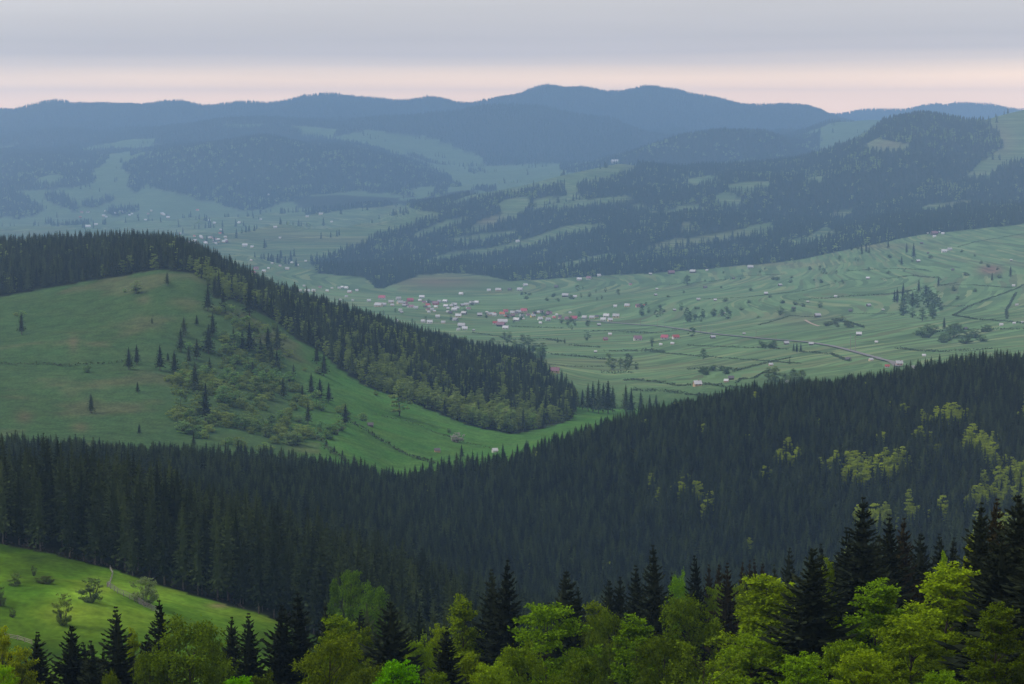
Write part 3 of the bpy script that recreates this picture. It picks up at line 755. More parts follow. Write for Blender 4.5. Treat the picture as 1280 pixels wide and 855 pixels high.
def wood(name, pts, scl, rot, var, sources, label, cat, kind="stuff"):
    """one object: points carrying a random tree shape each"""
    c = bpy.data.collections.new(name + " shapes")
    for i, me_ in enumerate(sources):
        c.objects.link(bpy.data.objects.new("%s_shape_%02d" % (name, i), me_))
    n = len(pts)
    me = bpy.data.meshes.new(name)
    me.vertices.add(n); me.vertices.foreach_set("co", np.asarray(pts, np.float32).ravel())
    a = me.attributes.new("scl", 'FLOAT_VECTOR', 'POINT'); a.data.foreach_set("vector", np.asarray(scl, np.float32).ravel())
    a = me.attributes.new("rot", 'FLOAT', 'POINT'); a.data.foreach_set("value", np.asarray(rot, np.float32))
    a = me.attributes.new("var", 'INT', 'POINT'); a.data.foreach_set("value", np.asarray(var, np.int32))
    me.update()
    for me_ in sources[:1]: me.materials.append(me_.materials[0])
    o = obj(name, me)
    ng = bpy.data.node_groups.new(name + " scatter", 'GeometryNodeTree')
    ng.interface.new_socket("Geometry", in_out='INPUT', socket_type='NodeSocketGeometry')
    ng.interface.new_socket("Geometry", in_out='OUTPUT', socket_type='NodeSocketGeometry')
    n_ = ng.nodes.new; l_ = ng.links.new
    gi = n_("NodeGroupInput"); go = n_("NodeGroupOutput")
    ci = n_("GeometryNodeCollectionInfo"); ci.inputs["Collection"].default_value = c
    ci.inputs["Separate Children"].default_value = True; ci.inputs["Reset Children"].default_value = True
    iop = n_("GeometryNodeInstanceOnPoints"); iop.inputs["Pick Instance"].default_value = True
    def named(nm, dt):
        q = n_("GeometryNodeInputNamedAttribute"); q.data_type = dt; q.inputs["Name"].default_value = nm
        return [s for s in q.outputs if s.enabled and s.name == "Attribute"][0]
    cx = n_("ShaderNodeCombineXYZ"); l_(named("rot", 'FLOAT'), cx.inputs["Z"])
    er = n_("FunctionNodeEulerToRotation"); l_(cx.outputs[0], er.inputs[0])
    l_(gi.outputs[0], iop.inputs["Points"]); l_(ci.outputs[0], iop.inputs["Instance"])
    l_(named("var", 'INT'), iop.inputs["Instance Index"])
    l_(er.outputs[0], iop.inputs["Rotation"]); l_(named("scl", 'FLOAT_VECTOR'), iop.inputs["Scale"])
    l_(iop.outputs[0], go.inputs[0])
    md = o.modifiers.new("scatter", 'NODES'); md.node_group = ng
    tag(o, label, cat, None, kind)
    return o

def jitter_grid(y0, y1, sp, g, bmax=0.262):
    """jittered points over the visible fan between two depths"""
    xs = []; ys = []
    y0, y1 = float(warp(y0)), float(warp(y1))
    y = y0
    while y < y1:
        w = bmax * y
        x = np.arange(-w, w, sp) + g.uniform(-0.46, 0.46, len(np.arange(-w, w, sp))) * sp
        xs.append(x); ys.append(y + g.uniform(-0.46, 0.46, len(x)) * sp)
        y += sp
    return np.concatenate(xs), np.concatenate(ys)

# --- near woods (the spruce stand on the left, the gully and the right ridge)
g = np.random.default_rng(5)
xa, ya_ = jitter_grid(335, 900, 6.0, g); xb, yb_ = jitter_grid(900, 2160, 4.0, g)
x = np.concatenate([xa, xb]); y = np.concatenate([ya_, yb_])
z = height(x, y); px, py = proj(x, y, z)
m1 = forest_mask(px, py, x, y)[0]
gapn = fbm(x / 24, y / 24, 3, 41)
keep = m1 & visible(x, y, z + 25, 0.007) & (gapn > -0.48)
x, y, z, px = x[keep], y[keep], z[keep], px[keep]
n = len(x)
ht = 26 * (1 + 0.40 * fbm(x / 70, y / 70, 3, 42)) * g.uniform(0.58, 1.15, n) * np.interp(y, [640, float(warp(1300))], [1, .55])
# young broadleaf groves lighten the right-hand ridge
gr = fbm(x / 17, y / 24, 3, 61) + 0.05 * fbm(x / 160, y / 200, 2, 62)
right = np.clip((px - 760) / 300, 0, 1) * (unwarp(y) > 1150)
_, pyt = proj(x, y, z + ht)
bro_p = right * np.clip((gr - 0.10) * 3.6, 0, 0.9) * np.clip((pyt - np.interp(px, [780, 1280], [545, 470])) / 15, 0, 1) * np.clip((np.interp(px, [780, 1280], [640, 700]) - pyt) / 60, 0.10, 1)
bro_p = bro_p + 0.004 * (px > 500)
isb = g.random(n) < bro_p
edge = np.interp(px, [-300, -100, 0, 70, 140, 240, 340, 400, 425, 460], [690, 662, 642, 632, 624, 614, 606, 600, 520, 300])
con = ~isb
front = con & (px < 640) & (y < edge + 26) & (y > 560) & (px > -20)
fi = np.nonzero(front)[0]
fi = fi[np.argsort(y[fi] - edge[fi])][:130]
single = np.zeros(n, bool); single[fi] = True
rest = con & ~single
wood("spruce_forest", np.stack([x, y, z - 0.3], -1)[rest], np.stack([(0.30 + 0.70 * ht / 25) * g.uniform(1.0, 1.4, n)] * 2 + [ht / 25], -1)[rest], g.uniform(0, 6.28, n)[rest], g.integers(0, 7, n)[rest],
     [p[0] for p in SPM], "dense dark spruce forest covering the near slopes and the gully", "forest")
GROVE = [p[0].copy() for p in BRM]
M_GROVE = foliage_mat("fresh ridge leaves", (0.17, 0.23, 0.018), (0.42, 0.52, 0.040), trans=0.4)
for me_ in GROVE: me_.materials[0] = M_GROVE
wood("young_broadleaf_grove", np.stack([x, y, z - 0.3], -1)[isb], np.stack([ht / 22 * g.uniform(.8, 1.1, n)] * 2 + [ht / 24], -1)[isb], g.uniform(0, 6.28, n)[isb], g.integers(0, 4, n)[isb],
     GROVE, "bright green young broadleaf trees scattered among the spruces of the ridge", "forest")
for i in fi:
    place_tree("spruce_tree", SPM[rnd.randrange(4)], float(x[i]), float(y[i]), float(ht[i]) * 1.05, float(ht[i]) * 0.29,
               "tall slender spruce in the front row of the forest above the bright meadow", "tree", "spruces along the forest edge above the meadow")
print("near wood", n)

# --- far woods
FARM = [quad_mesh("far spruce", spruce_far(600 + s, 25, [3.6, 3.2, 4.0, 3.4][s]), M_NEEDLE_FAR) for s in range(4)]
FARB = []
for s in range(2):
    Q, C = broadleaf_crown(700 + s, Ht=15, Rc=5.5, base=0.05, ncl=12, nleaf=150, leaf=2.2, flat=0.7)
    FARB.append(quad_mesh("far broadleaf", Q, M_LEAF_MID))
xs, ys = [], []
for (ya, yb, sp) in ((4150, 6050, 13.5), (5900, 8000, 17), (7600, 9500, 21), (9500, 10300, 21), (11900, 13000, 25)):
    x, y = jitter_grid(ya, yb, sp, g)
    z = height(x, y); px, py = proj(x, y, z)
    _, _, fa_, fb_, fc_ = forest_mask(px, py, x, y)
    fm = {4150: fa_, 5900: fb_}.get(ya, fc_)
    k = fm & visible(x, y, z + 24, 0.0025)
    # forest margins dissolve into single trees; a few stray trees on the pastures
    stray = (~(fa_ | fb_ | fc_)) & (fbm(x / 90, y / 90, 3, 88) > 0.36) & (g.random(len(x)) < 0.12) & visible(x, y, z + 24, 0.0025) & (unwarp(y) > 4450)
    k |= stray
    xs.append(x[k]); ys.append(y[k])
x = np.concatenate(xs); y = np.concatenate(ys); z = height(x, y); n = len(x)
s = (0.95 + 0.3 * fbm(x / 200, y / 200, 2, 90)) * g.uniform(0.6, 1.2, n)
s *= np.where(y > 13000, 1.1, 1.0)
lw = np.where(y > 13000, 2.1, 1.6)
fb_sel = (g.random(n) < 0.05 + 0.25 * (fbm(x / 160, y / 160, 3, 93) > 0.22)) & (y < 11500)
var = np.where(fb_sel, 4 + g.integers(0, 2, n), g.integers(0, 4, n))
wood("distant_forest", np.stack([x, y, z - 0.5], -1), np.stack([s * lw, s * lw, s], -1), g.uniform(0, 6.28, n), var, FARM + FARB,
     "blue hazy forest covering the distant ridges beyond the valley", "forest")
print("far wood", n)


# ------------------------------------------------------------------ the bare hill: its ridge wood, lone trees and thicket
CREST = ([-300, 0, 100, 180, 225, 260, 300, 350, 400, 450, 500, 550, 600, 650, 700, 760], [330, 322, 319, 316, 318, 334, 357, 383, 405, 424, 446, 467, 490, 508, 518, 519])
x, y = jitter_grid(2080, 2860, 5.0, g)
z = height(x, y); px, py = proj(x, y, z)
k = forest_mask(px, py, x, y)[1] & visible(x, y, z + 26, 0.004) & (px < 740)
x, y, z, px, py = x[k], y[k], z[k], px[k], py[k]; n = len(x)
below = py - np.interp(px, *CREST)
nb = fbm(x / 45, y / 45, 3, 71)
pb = np.clip((below - np.interp(px, [250, 320, 420, 600, 700], [16, 6, 8, 14, 8])) / 10, 0, 1) * 0.80 + 0.12
nb2 = fbm(x / 80, y / 80, 3, 72)
pb = np.where(px < 240, 0.10 + 0.5 * (nb > 0.3), 0.30 + 0.62 * np.clip((below + 60 * nb2 - np.interp(px, [250, 320, 420, 600, 700], [10, 3, 6, 8, 4])) / 16, 0, 1)) + 0.25 * nb
isb = g.random(n) < pb
keepd = np.where(isb, g.random(n) < 0.62, g.random(n) < np.where(px > 290, 0.62, 0.85)) & (nb > -0.34)
ht = np.where(isb, g.uniform(9, 15, n), g.uniform(11, 23, n)) * np.where(px < 230, 1.06, 1.0)
_, pt = proj(x, y, z + ht)
order = np.argsort(np.where(isb, 0, 1000) + y)
vis2 = visible(x, y, z + ht * 0.3, 0.0)
inview = (px > -10) & (px < 730) & keepd & vis2
ind_b = np.nonzero(isb & inview & (px > 255))[0]; ind_b = ind_b[np.argsort(y[ind_b])][:95]
ind_c = np.nonzero(~isb & inview & (px > 225))[0]; ind_c = ind_c[np.argsort(-(pt[ind_c] < np.interp(px[ind_c], *CREST) + 6).astype(float) + 0.0004 * y[ind_c])][:95]
single = np.zeros(n, bool); single[ind_b] = True; single[ind_c] = True
r1 = ~isb & keepd & ~single
wood("ridge_spruce_wood", np.stack([x, y, z - .3], -1)[r1], np.stack([ht / 25 * 1.2, ht / 25 * 1.2, ht / 25], -1)[r1], g.uniform(0, 6.28, n)[r1], g.integers(0, 7, n)[r1], [p[0] for p in SPM],
     "dark spruce wood crowning the bare grassy hill", "forest")
r2 = isb & keepd & ~single
wood("ridge_broadleaf_wood", np.stack([x, y, z - .3], -1)[r2], np.stack([ht / 18 * 1.1, ht / 18 * 1.1, ht / 18], -1)[r2], g.uniform(0, 6.28, n)[r2], g.integers(0, 4, n)[r2], [p[0] for p in BRM],
     "soft green broadleaf wood between the spruces of the hill crest", "forest")
def hill_tint():
    v = rnd.uniform(0.8, 1.3); return (v * rnd.uniform(0.85, 1.1), v, v * rnd.uniform(0.8, 1.4))
for i in ind_b:
    place_tree("broadleaf_tree", BRM[rnd.randrange(4)], float(x[i]), float(y[i]), float(ht[i]), float(ht[i]) * rnd.uniform(.5, .66),
               "rounded soft green broadleaf tree in the belt below the spruces of the hill flank", "tree", "broadleaf trees along the hill flank", hill_tint())
for i in ind_c:
    place_tree("spruce_tree", SPM[rnd.randrange(4)], float(x[i]), float(y[i]), float(ht[i]), float(ht[i]) * 0.34,
               "pointed dark spruce on the descending crest of the grassy hill", "tree", "spruces along the hill crest")
print("hill wood", n)

# lone spruces on the grass (foot px, foot py, height px)
LONE = [(27, 418, 27), (114, 516, 25), (161, 462, 29), (171, 456, 26), (200, 463, 33), (210, 452, 12), (172, 491, 15), (190, 405, 9), (209, 357, 18), (230, 421, 26), (226, 440, 30), (218, 467, 30),
        (246, 450, 28), (246, 407, 14), (261, 442, 38), (279, 387, 26), (260, 389, 34), (312, 395, 44), (312, 439, 38), (303, 438, 25), (292, 430, 22), (335, 440, 32), (347, 438, 34), (339, 456, 30), (346, 461, 24),
        (244, 491, 40), (262, 465, 19), (257, 526, 44), (257, 491, 13), (316, 473, 22), (354, 498, 27), (378, 497, 17), (389, 494, 29), (400, 500, 28), (411, 503, 26), (432, 531, 27), (385, 530, 28), (174, 543, 14),
        (242, 558, 18), (408, 558, 9), (418, 568, 12), (428, 573, 11), (577, 573, 18), (266, 420, 30), (236, 455, 24), (326, 448, 26), (367, 470, 16), (405, 470, 30), (396, 455, 26)]
LONE_L = {0: "lone dark spruce high on the open grassy hillside", 1: "lone dark spruce low on the open grassy hillside", 2: "bushy-footed spruce of the pair at the end of the hill fence", 3: "slimmer spruce of the pair at the end of the hill fence", 4: "broad spruce with a sapling beside it past the hill fence",
          6: "small bushy conifer alone below the paired spruces on the hillside", 7: "tiny round conifer in the middle of the open hillside", 8: "small spruce just below the wood on the hilltop", 17: "large dark spruce clump leader just below the ridge wood", 37: "dark sapling at the foot of the grassy hill", 42: "slim spruce beside the blossoming shrub at the meadow foot",
          39: "small dark conifer in the hedge row below the log shed, uppermost one", 40: "dark conifer in the hedge row below the log shed, middle one", 41: "dark conifer in the hedge row below the log shed, lowest one"}
for i, (ux, uy, hp) in enumerate(LONE):
    h_ = hit(ux, uy, 1850, 2700)
    if not h_: continue
    hm = hp * h_[1] / F
    place_tree("spruce_tree", SPM[i % 4], h_[0], h_[1], hm, max(hm * 0.46, 2.5), LONE_L.get(i, "dark spruce standing among the pale bushes of the hillside thicket"), "tree", "spruces scattered over the grassy hillside")
# spruces standing on the valley floor beyond the foot of the hill
for (ux, uy, hp) in [(728, 512, 26), (735, 514, 36), (741, 515, 40), (748, 517, 44), (754, 516, 38), (760, 517, 43), (766, 515, 34), (782, 517, 38), (789, 518, 34), (801, 516, 28), (812, 514, 22), (820, 508, 16), (700, 514, 28), (712, 515, 30), (719, 512, 28)]:
    h_ = hit(ux, uy, 2000, 3000)
    if not h_: continue
    hm = hp * h_[1] / F
    place_tree("spruce_tree", SPM[rnd.randrange(4)], h_[0], h_[1], hm, hm * 0.40, "tall dark spruce on the valley floor just past the tip of the hill", "tree", "spruces at the tip of the hill")

# thicket of bushes on the hill flank
THICKET = [(214, 440), (232, 410), (262, 392), (300, 388), (345, 408), (362, 432), (350, 450), (372, 480), (425, 505), (440, 522), (425, 545), (395, 556), (330, 564), (270, 560), (240, 548), (205, 530), (212, 500)]
x, y = jitter_grid(1900, 2440, 6.5, g)
z = height(x, y); px, py = proj(x, y, z)
tn = fbm(x / 34, y / 34, 3, 81)
k = in_poly(px + tn * 14, py + tn * 10, THICKET) & (g.random(len(x)) < 0.46 + 1.3 * tn)
out_k = (~in_poly(px, py, HILL_FOREST)) & (px > 340) & (px < 620) & (py < 545) & (tn > 0.30) & (g.random(len(x)) < 0.12)
out_l = (px < 340) & (px > 0) & (py > 360) & (tn > 0.34) & (g.random(len(x)) < 0.03)
idx = np.nonzero(k | out_k | out_l)[0]
idx = idx[np.argsort(g.random(len(idx)))]
rest_i = idx[150:360]; idx = idx[:150]
hb = g.uniform(2.5, 6.5, len(rest_i))
wood("hillside_scrub", np.stack([x, y, z - .1], -1)[rest_i], np.stack([hb / 6 * 1.5, hb / 6 * 1.5, hb / 6], -1), g.uniform(0, 6.28, len(rest_i)), g.integers(0, 3, len(rest_i)), [p[0] for p in BSH],
     "pale green scrub filling the thicket on the hillside", "scrub")
for i in idx:
    big = g.random() < 0.22
    hm = g.uniform(8, 13) if big else g.uniform(3, 7)
    v = rnd.uniform(.95, 1.4)
    lab = ("tall pale green bush rising in the hillside thicket" if big else "low rounded bush in the thicket on the hillside") if k[i] else "small scattered bush alone on the hill grass"
    grp = "tall bushes of the thicket" if (big and k[i]) else ("low bushes of the thicket" if k[i] else "bushes scattered on the hill grass")
    place_tree("bush", (BRM[rnd.randrange(4)] if big else BSH[rnd.randrange(3)]), float(x[i]), float(y[i]), hm, hm * rnd.uniform(.7, 1.0) if big else hm * rnd.uniform(1.1, 1.7), lab, "bush", grp, (v * rnd.uniform(.58, .82), v * .86, v * rnd.uniform(.9, 1.3)), "foliage", "stems")
h_ = hit(499, 520, 1900, 2600)
place_tree("broadleaf_tree", BRM[1], h_[0], h_[1], 25, 16, "tall pale broadleaf tree alone on the fresh meadow slope", "tree", None, (1.05, 1.05, 1.1))
h_ = hit(572, 553, 1900, 2600)
place_tree("blossoming_shrub", BSH[2], h_[0], h_[1], 7, 10, "pale blossoming shrub in the meadow above the white-roofed hut", "bush", None, (2.2, 1.5, 6.0), "foliage", "stems")

# ------------------------------------------------------------------ hedges, walls and the hill fence
def ground_line(pts, ymin, ymax, step):
    w = [hit(a_, b_, ymin, ymax) for a_, b_ in pts]
    w = [q for q in w if q]
    res = []
    for p, q in zip(w[:-1], w[1:]):
        d = math.hypot(q[0] - p[0], q[1] - p[1]); nn = max(1, int(d / step))
        for i in range(nn):
            t = i / nn; res.append((p[0] + (q[0] - p[0]) * t, p[1] + (q[1] - p[1]) * t))
    if w: res.append((w[-1][0], w[-1][1]))
    return res

M_HEDGE = foliage_mat("hedge leaves", (0.038, 0.060, 0.028), (0.085, 0.120, 0.050), trans=0.15)
def hedge(pts, ymin, ymax, hm, wm, label, group, gap=0.1, name="hedgerow", mat=None):
    line = ground_line(pts, ymin, ymax, 2.4)
    if len(line) < 3: return
    P = np.array(line); nn = len(P)
    per = 9
    big = np.clip(0.55 + 0.9 * fbm(P[:, 0] / 14, P[:, 1] / 14, 3, 7) + 0.25, 0.15, 1.6)
    big *= (g.random(nn) > gap)
    X = np.repeat(P[:, 0], per) + g.normal(0, 1.0, nn * per); Yv = np.repeat(P[:, 1], per) + g.normal(0, wm * 0.4, nn * per)
    B = np.repeat(big, per); sel = B > 0.05
    X, Yv, B = X[sel], Yv[sel], B[sel]
    Z = height(X, Yv) + g.uniform(0.05, 0.95, len(X)) ** 0.8 * hm * B
    nq = len(X)
    if nq == 0: return
    p = np.stack([X, Yv, Z], -1)
    d = g.normal(0, 1, (nq, 3)); d /= np.linalg.norm(d, axis=1)[:, None]
    ax = np.cross(d, g.normal(0, 1, (nq, 3))); ax /= np.linalg.norm(ax, axis=1)[:, None]
    ln = g.uniform(0.9, 1.8, nq) * min(1.0, hm / 2.2)
    o_ = P.mean(0); oz = float(height(o_[0], o_[1])); org = np.array([o_[0], o_[1], oz])
    o = obj(name, quad_mesh(name, diamond(p - org, d, ln, ln * 0.42, ax), mat or M_HEDGE), None, tuple(org))
    tag(o, label, "hedge", group)

VH = [[(780, 438), (814, 440), (866, 445), (900, 447.6), (952, 451), (1000, 455)], [(917, 465), (938, 459), (960, 453.6), (990, 446.8)], [(921, 478.6), (948, 470), (962, 463)], [(780, 476), (823, 478.6), (883, 481), (931, 486)],
      [(790, 488), (849, 492), (883, 495)], [(780, 416.7), (823, 416.7), (849, 412)], [(729, 414), (772, 414), (820, 416.5)], [(710, 432), (750, 434.5)], [(755, 439.7), (806, 438), (830, 440)], [(688, 443), (731, 446.6), (772, 451.7)],
      [(672, 455), (755, 458.6)], [(752, 466), (790, 467)], [(640, 408.8), (703, 410.5)], [(1065, 392.6), (1118, 392.6)], [(1172, 383), (1209, 383)], [(1191.5, 394.8), (1209.5, 384), (1239, 373), (1270, 361.6), (1290, 352)],
      [(1191.5, 394.8), (1220, 399.5), (1282, 405)], [(1172, 357), (1215, 356.5), (1266, 360)], [(1060, 370), (1120, 366.8), (1142, 362.5), (1197, 354)], [(1060, 339), (1118, 336), (1160, 338)], [(1197, 309), (1223, 302), (1285, 292)],
      [(1259, 398.6), (1258, 388), (1270, 366)], [(1142, 418), (1197, 413), (1282, 412)], [(999, 375), (1030, 373.5), (1116, 367.7), (1140, 364)], [(948, 406.7), (987, 395), (1022, 397)], [(880, 374), (940, 371), (985, 366), (1040, 355), (1062, 350)],
      [(830, 357), (880, 353), (930, 345), (980, 343)], [(1040, 400), (1062, 404), (1080, 410)], [(1100, 350), (1140, 345), (1175, 348)], [(1000, 440), (1040, 443), (1062, 452)], [(860, 432), (905, 434), (960, 436), (985, 437)],
      [(640, 425), (680, 424), (706, 428)], [(590, 416), (625, 421), (660, 437)], [(1120, 436), (1180, 440), (1240, 436)], [(860, 462), (900, 461), (925, 463)]]
for i, pts in enumerate(VH):
    hedge(pts, 2250, 4400, rnd.uniform(1.4, 2.8), 2.6, "dark hedge line dividing the green pastures of the valley floor" if i < 13 or i in (30, 31, 32, 34) else "dark hedge line climbing between the pastures of the far valley side",
          "hedges of the valley floor" if i < 13 or i in (30, 31, 32, 34) else "hedges of the far valley side", 0.12)
hedge([(0, 455), (60, 455.5), (82, 458.5), (120, 456), (152, 453)], 1850, 2500, 1.9, 1.6, "thin dark brushwood fence crossing the open grassy hillside", None, 0.03)
hedge([(428, 523), (458, 539), (490, 560), (520, 573), (543, 580)], 1850, 2500, 2.2, 1.8, "grey brush boundary running down the fresh meadow below the broadleaf belt", None, 0.05)
hedge([(470, 519), (520, 531), (560, 546), (612, 560)], 1850, 2500, 1.3, 1.6, "faint brush line along the foot of the broadleaf belt", None, 0.2)
hedge([(385, 540), (402, 553), (420, 570), (432, 578)], 1850, 2500, 2.4, 2.2, "dark brush row below the log shed on the meadow", None, 0.15)

# ------------------------------------------------------------------ valley road and its poles
ROAD = [(690, 399), (735, 401), (780, 404.8), (823, 407.5), (858, 412.6), (909, 419.6), (956, 424), (1010, 428), (1046, 434), (1080, 443), (1116, 453.6), (1150, 464), (1200, 480)]
rl = np.array(ground_line(ROAD, 2250, 4000, 8.0))
kk = np.exp(-0.5 * (np.arange(-8, 9) / 4) ** 2); kk /= kk.sum()
rl = np.stack([np.convolve(np.pad(rl[:, i], 8, mode='edge'), kk, mode='valid') for i in range(2)], 1)
dt = np.gradient(rl, axis=0); dt /= np.linalg.norm(dt, axis=1)[:, None]
nr = np.stack([-dt[:, 1], dt[:, 0]], 1)
M_ROAD = plain_mat("worn asphalt", (0.15, 0.145, 0.145), 0.9, 0.15, 0.2)
V = []
for off in (-3.8, 3.8):
    q = rl + nr * off; V.append(np.stack([q[:, 0], q[:, 1], height(rl[:, 0], rl[:, 1]) + 0.9], 1))
V = np.concatenate(V); nn = len(rl)
fr_ = np.array([(i, i + 1, nn + i + 1, nn + i) for i in range(nn - 1)])
tag(obj("road", np_mesh("road", V, 4, M_ROAD, faces=fr_)), kind="structure")
tr = np.array(ground_line([(1006, 400), (1013, 404), (1024, 408)], 2250, 4000, 4.0))
if len(tr) > 2:
    V = np.concatenate([np.stack([tr[:, 0] + o_, tr[:, 1], height(tr[:, 0] + o_, tr[:, 1]) + 0.5], 1) for o_ in (-2, 2)]); nn = len(tr)
    tag(obj("dirt_track", np_mesh("dirt_track", V, 4, plain_mat("dirt", (0.28, 0.22, 0.17)), faces=np.array([(i, i + 1, nn + i + 1, nn + i) for i in range(nn - 1)]))), kind="structure")
mbp = MB(); mbp.tube([(0, 0, -0.5), (0, 0, 9)], [0.16, 0.11], 6); pole_me = mbp.mesh("pole", M_WOOD)
mbp = MB(); mbp.box(-0.9, 0.9, -0.06, 0.06, 8.2, 8.35); arm_me = mbp.mesh("crossarm", M_WOOD)
for (ux, uy, s_) in [(800.6, 407, 1), (822, 408.5, 1), (831, 409.5, 1), (855, 413, 1), (876, 416.5, 1), (883, 418, 1), (889, 419, 1), (945, 425, 1), (970, 427, 1), (1063, 438, 1.5), (1069, 440, 1.6)]:
    h_ = hit(ux, uy, 2300, 4000)
    e = empty("utility_pole", h_, 0.3, s_ * 1.35)
    obj("pole", pole_me, e); obj("crossarm", arm_me, e)
    tag(e, "slim pale utility pole beside the valley road" if s_ == 1 else "taller pale pole beside the bend of the valley road", "pole", "poles along the valley road" if s_ == 1 else "taller poles at the road bend")

# ------------------------------------------------------------------ houses and barns
ROOF = {k: plain_mat("roof " + k, c, r_, 0.12, 0.6, 0.5) for k, c, r_ in [("white", (0.48, 0.48, 0.51), .5), ("grey", (0.36, 0.36, 0.38), .6), ("red", (0.32, 0.055, 0.05), .6), ("magenta", (0.32, 0.05, 0.09), .6), ("purple", (0.20, 0.10, 0.13), .7), ("dark", (0.10, 0.09, 0.10), .8), ("orange", (0.45, 0.14, 0.07), .7)]}
WALL = {k: plain_mat("wall " + k, c, .85, 0.08, 0.8, 0.2) for k, c in [("white", (0.60, 0.58, 0.56)), ("cream", (0.62, 0.50, 0.36)), ("tan", (0.52, 0.36, 0.22)), ("pink", (0.58, 0.36, 0.32)), ("wood", (0.10, 0.08, 0.07)), ("grey", (0.40, 0.40, 0.41)), ("yellow", (0.62, 0.45, 0.15)), ("red", (0.45, 0.12, 0.09))]}
M_PANE = plain_mat("dark window glass", (0.03, 0.035, 0.045), .2, .05, 1, .5)
M_CHIM = plain_mat("chimney brick", (0.25, 0.13, 0.10))
SIZES = [(7.0, 5.5, 2.6, 2.6), (9.5, 7.0, 3.0, 3.2), (13.0, 8.5, 3.6, 4.0), (18.0, 9.0, 3.8, 4.2)]
_cache = {}
def house_meshes(si, wall, roof):
    key = (si, wall, roof)
    if key in _cache: return _cache[key]
    lx, ly, hw, hr = SIZES[si]; a_, b_ = lx / 2, ly / 2
    w_ = MB(); w_.add([(-a_, -b_, -1.5), (a_, -b_, -1.5), (a_, b_, -1.5), (-a_, b_, -1.5), (-a_, -b_, hw), (a_, -b_, hw), (a_, b_, hw), (-a_, b_, hw), (-a_, 0, hw + hr), (a_, 0, hw + hr)],
                      [(0, 1, 5, 4), (2, 3, 7, 6), (1, 2, 6, 9, 5), (3, 0, 4, 8, 7)])
    r_ = MB(); e = 0.6; t = 0.18; k = hr / b_
    for sgn in (-1, 1):
        y0, z0_ = sgn * (b_ + e), hw - e * k + 0.06; y1, z1 = 0, hw + hr + 0.06
        v = [(-a_ - e, y0, z0_), (a_ + e, y0, z0_), (a_ + e, y1, z1), (-a_ - e, y1, z1)]
        v += [(p[0], p[1], p[2] + t) for p in v]
        r_.add(v, [(0, 1, 2, 3), (4, 5, 6, 7), (0, 1, 5, 4), (1, 2, 6, 5), (3, 0, 4, 7)])
    ch = MB(); ch.box(a_ * 0.3, a_ * 0.3 + 0.7, -0.35, 0.35, hw + hr * 0.6, hw + hr + 1.1)
    wins = []
    nwn = max(2, int(lx / 3.2))
    for q in range(nwn):
        xx = -a_ + (q + 0.5) * lx / nwn
        m_ = MB(); m_.box(xx - 0.5, xx + 0.5, -b_ - 0.05, -b_ + 0.02, 1.0, 2.2); wins.append(m_.mesh("window", M_PANE))
    d_ = MB(); d_.box(-a_ * 0.1 - 0.5, -a_ * 0.1 + 0.5, b_ - 0.02, b_ + 0.06, -0.2, 2.0)
    gw = MB(); gw.box(a_ - 0.02, a_ + 0.05, -0.6, 0.6, 1.0, 2.3)
    _cache[key] = (w_.mesh("wall", WALL[wall]), r_.mesh("roof", ROOF[roof]), ch.mesh("chimney", M_CHIM), wins, d_.mesh("door", M_WOOD_DARK), gw.mesh("window", M_PANE))
    return _cache[key]

def house(px, py, wpx, roof, wall, label, group, cat="house", rz=None, ymin=2300, ymax=11000, name=None, detail=True):
    h_ = hit(px, py, ymin, ymax)
    if not h_: return
    wm = 0.66 * wpx * h_[1] / F
    si = int(np.argmin([abs(s_[0] - wm) for s_ in SIZES]))
    sc_ = min(1.9, max(0.5, wm / SIZES[si][0]))
    ms = house_meshes(si, wall, roof)
    e = empty(name or ("barn" if cat == "barn" else "house"), h_, rnd.uniform(-0.5, 0.5) if rz is None else rz, sc_)
    obj("wall", ms[0], e); rf = obj("roof", ms[1], e)
    if detail and cat == "house":
        obj("chimney", ms[2], rf)
        for w_ in ms[3]: obj("window", w_, e)
        obj("window", ms[5], e)
    obj("door", ms[4], e)
    tag(e, label, cat, group)

ADJ = {"white": "pale metal", "grey": "grey", "red": "red", "magenta": "crimson", "purple": "dark purple", "dark": "dark", "orange": "orange red"}
WAJ = {"white": "white", "cream": "cream", "tan": "tan", "pink": "pinkish", "wood": "dark wooden", "grey": "grey", "yellow": "yellow", "red": "reddish"}
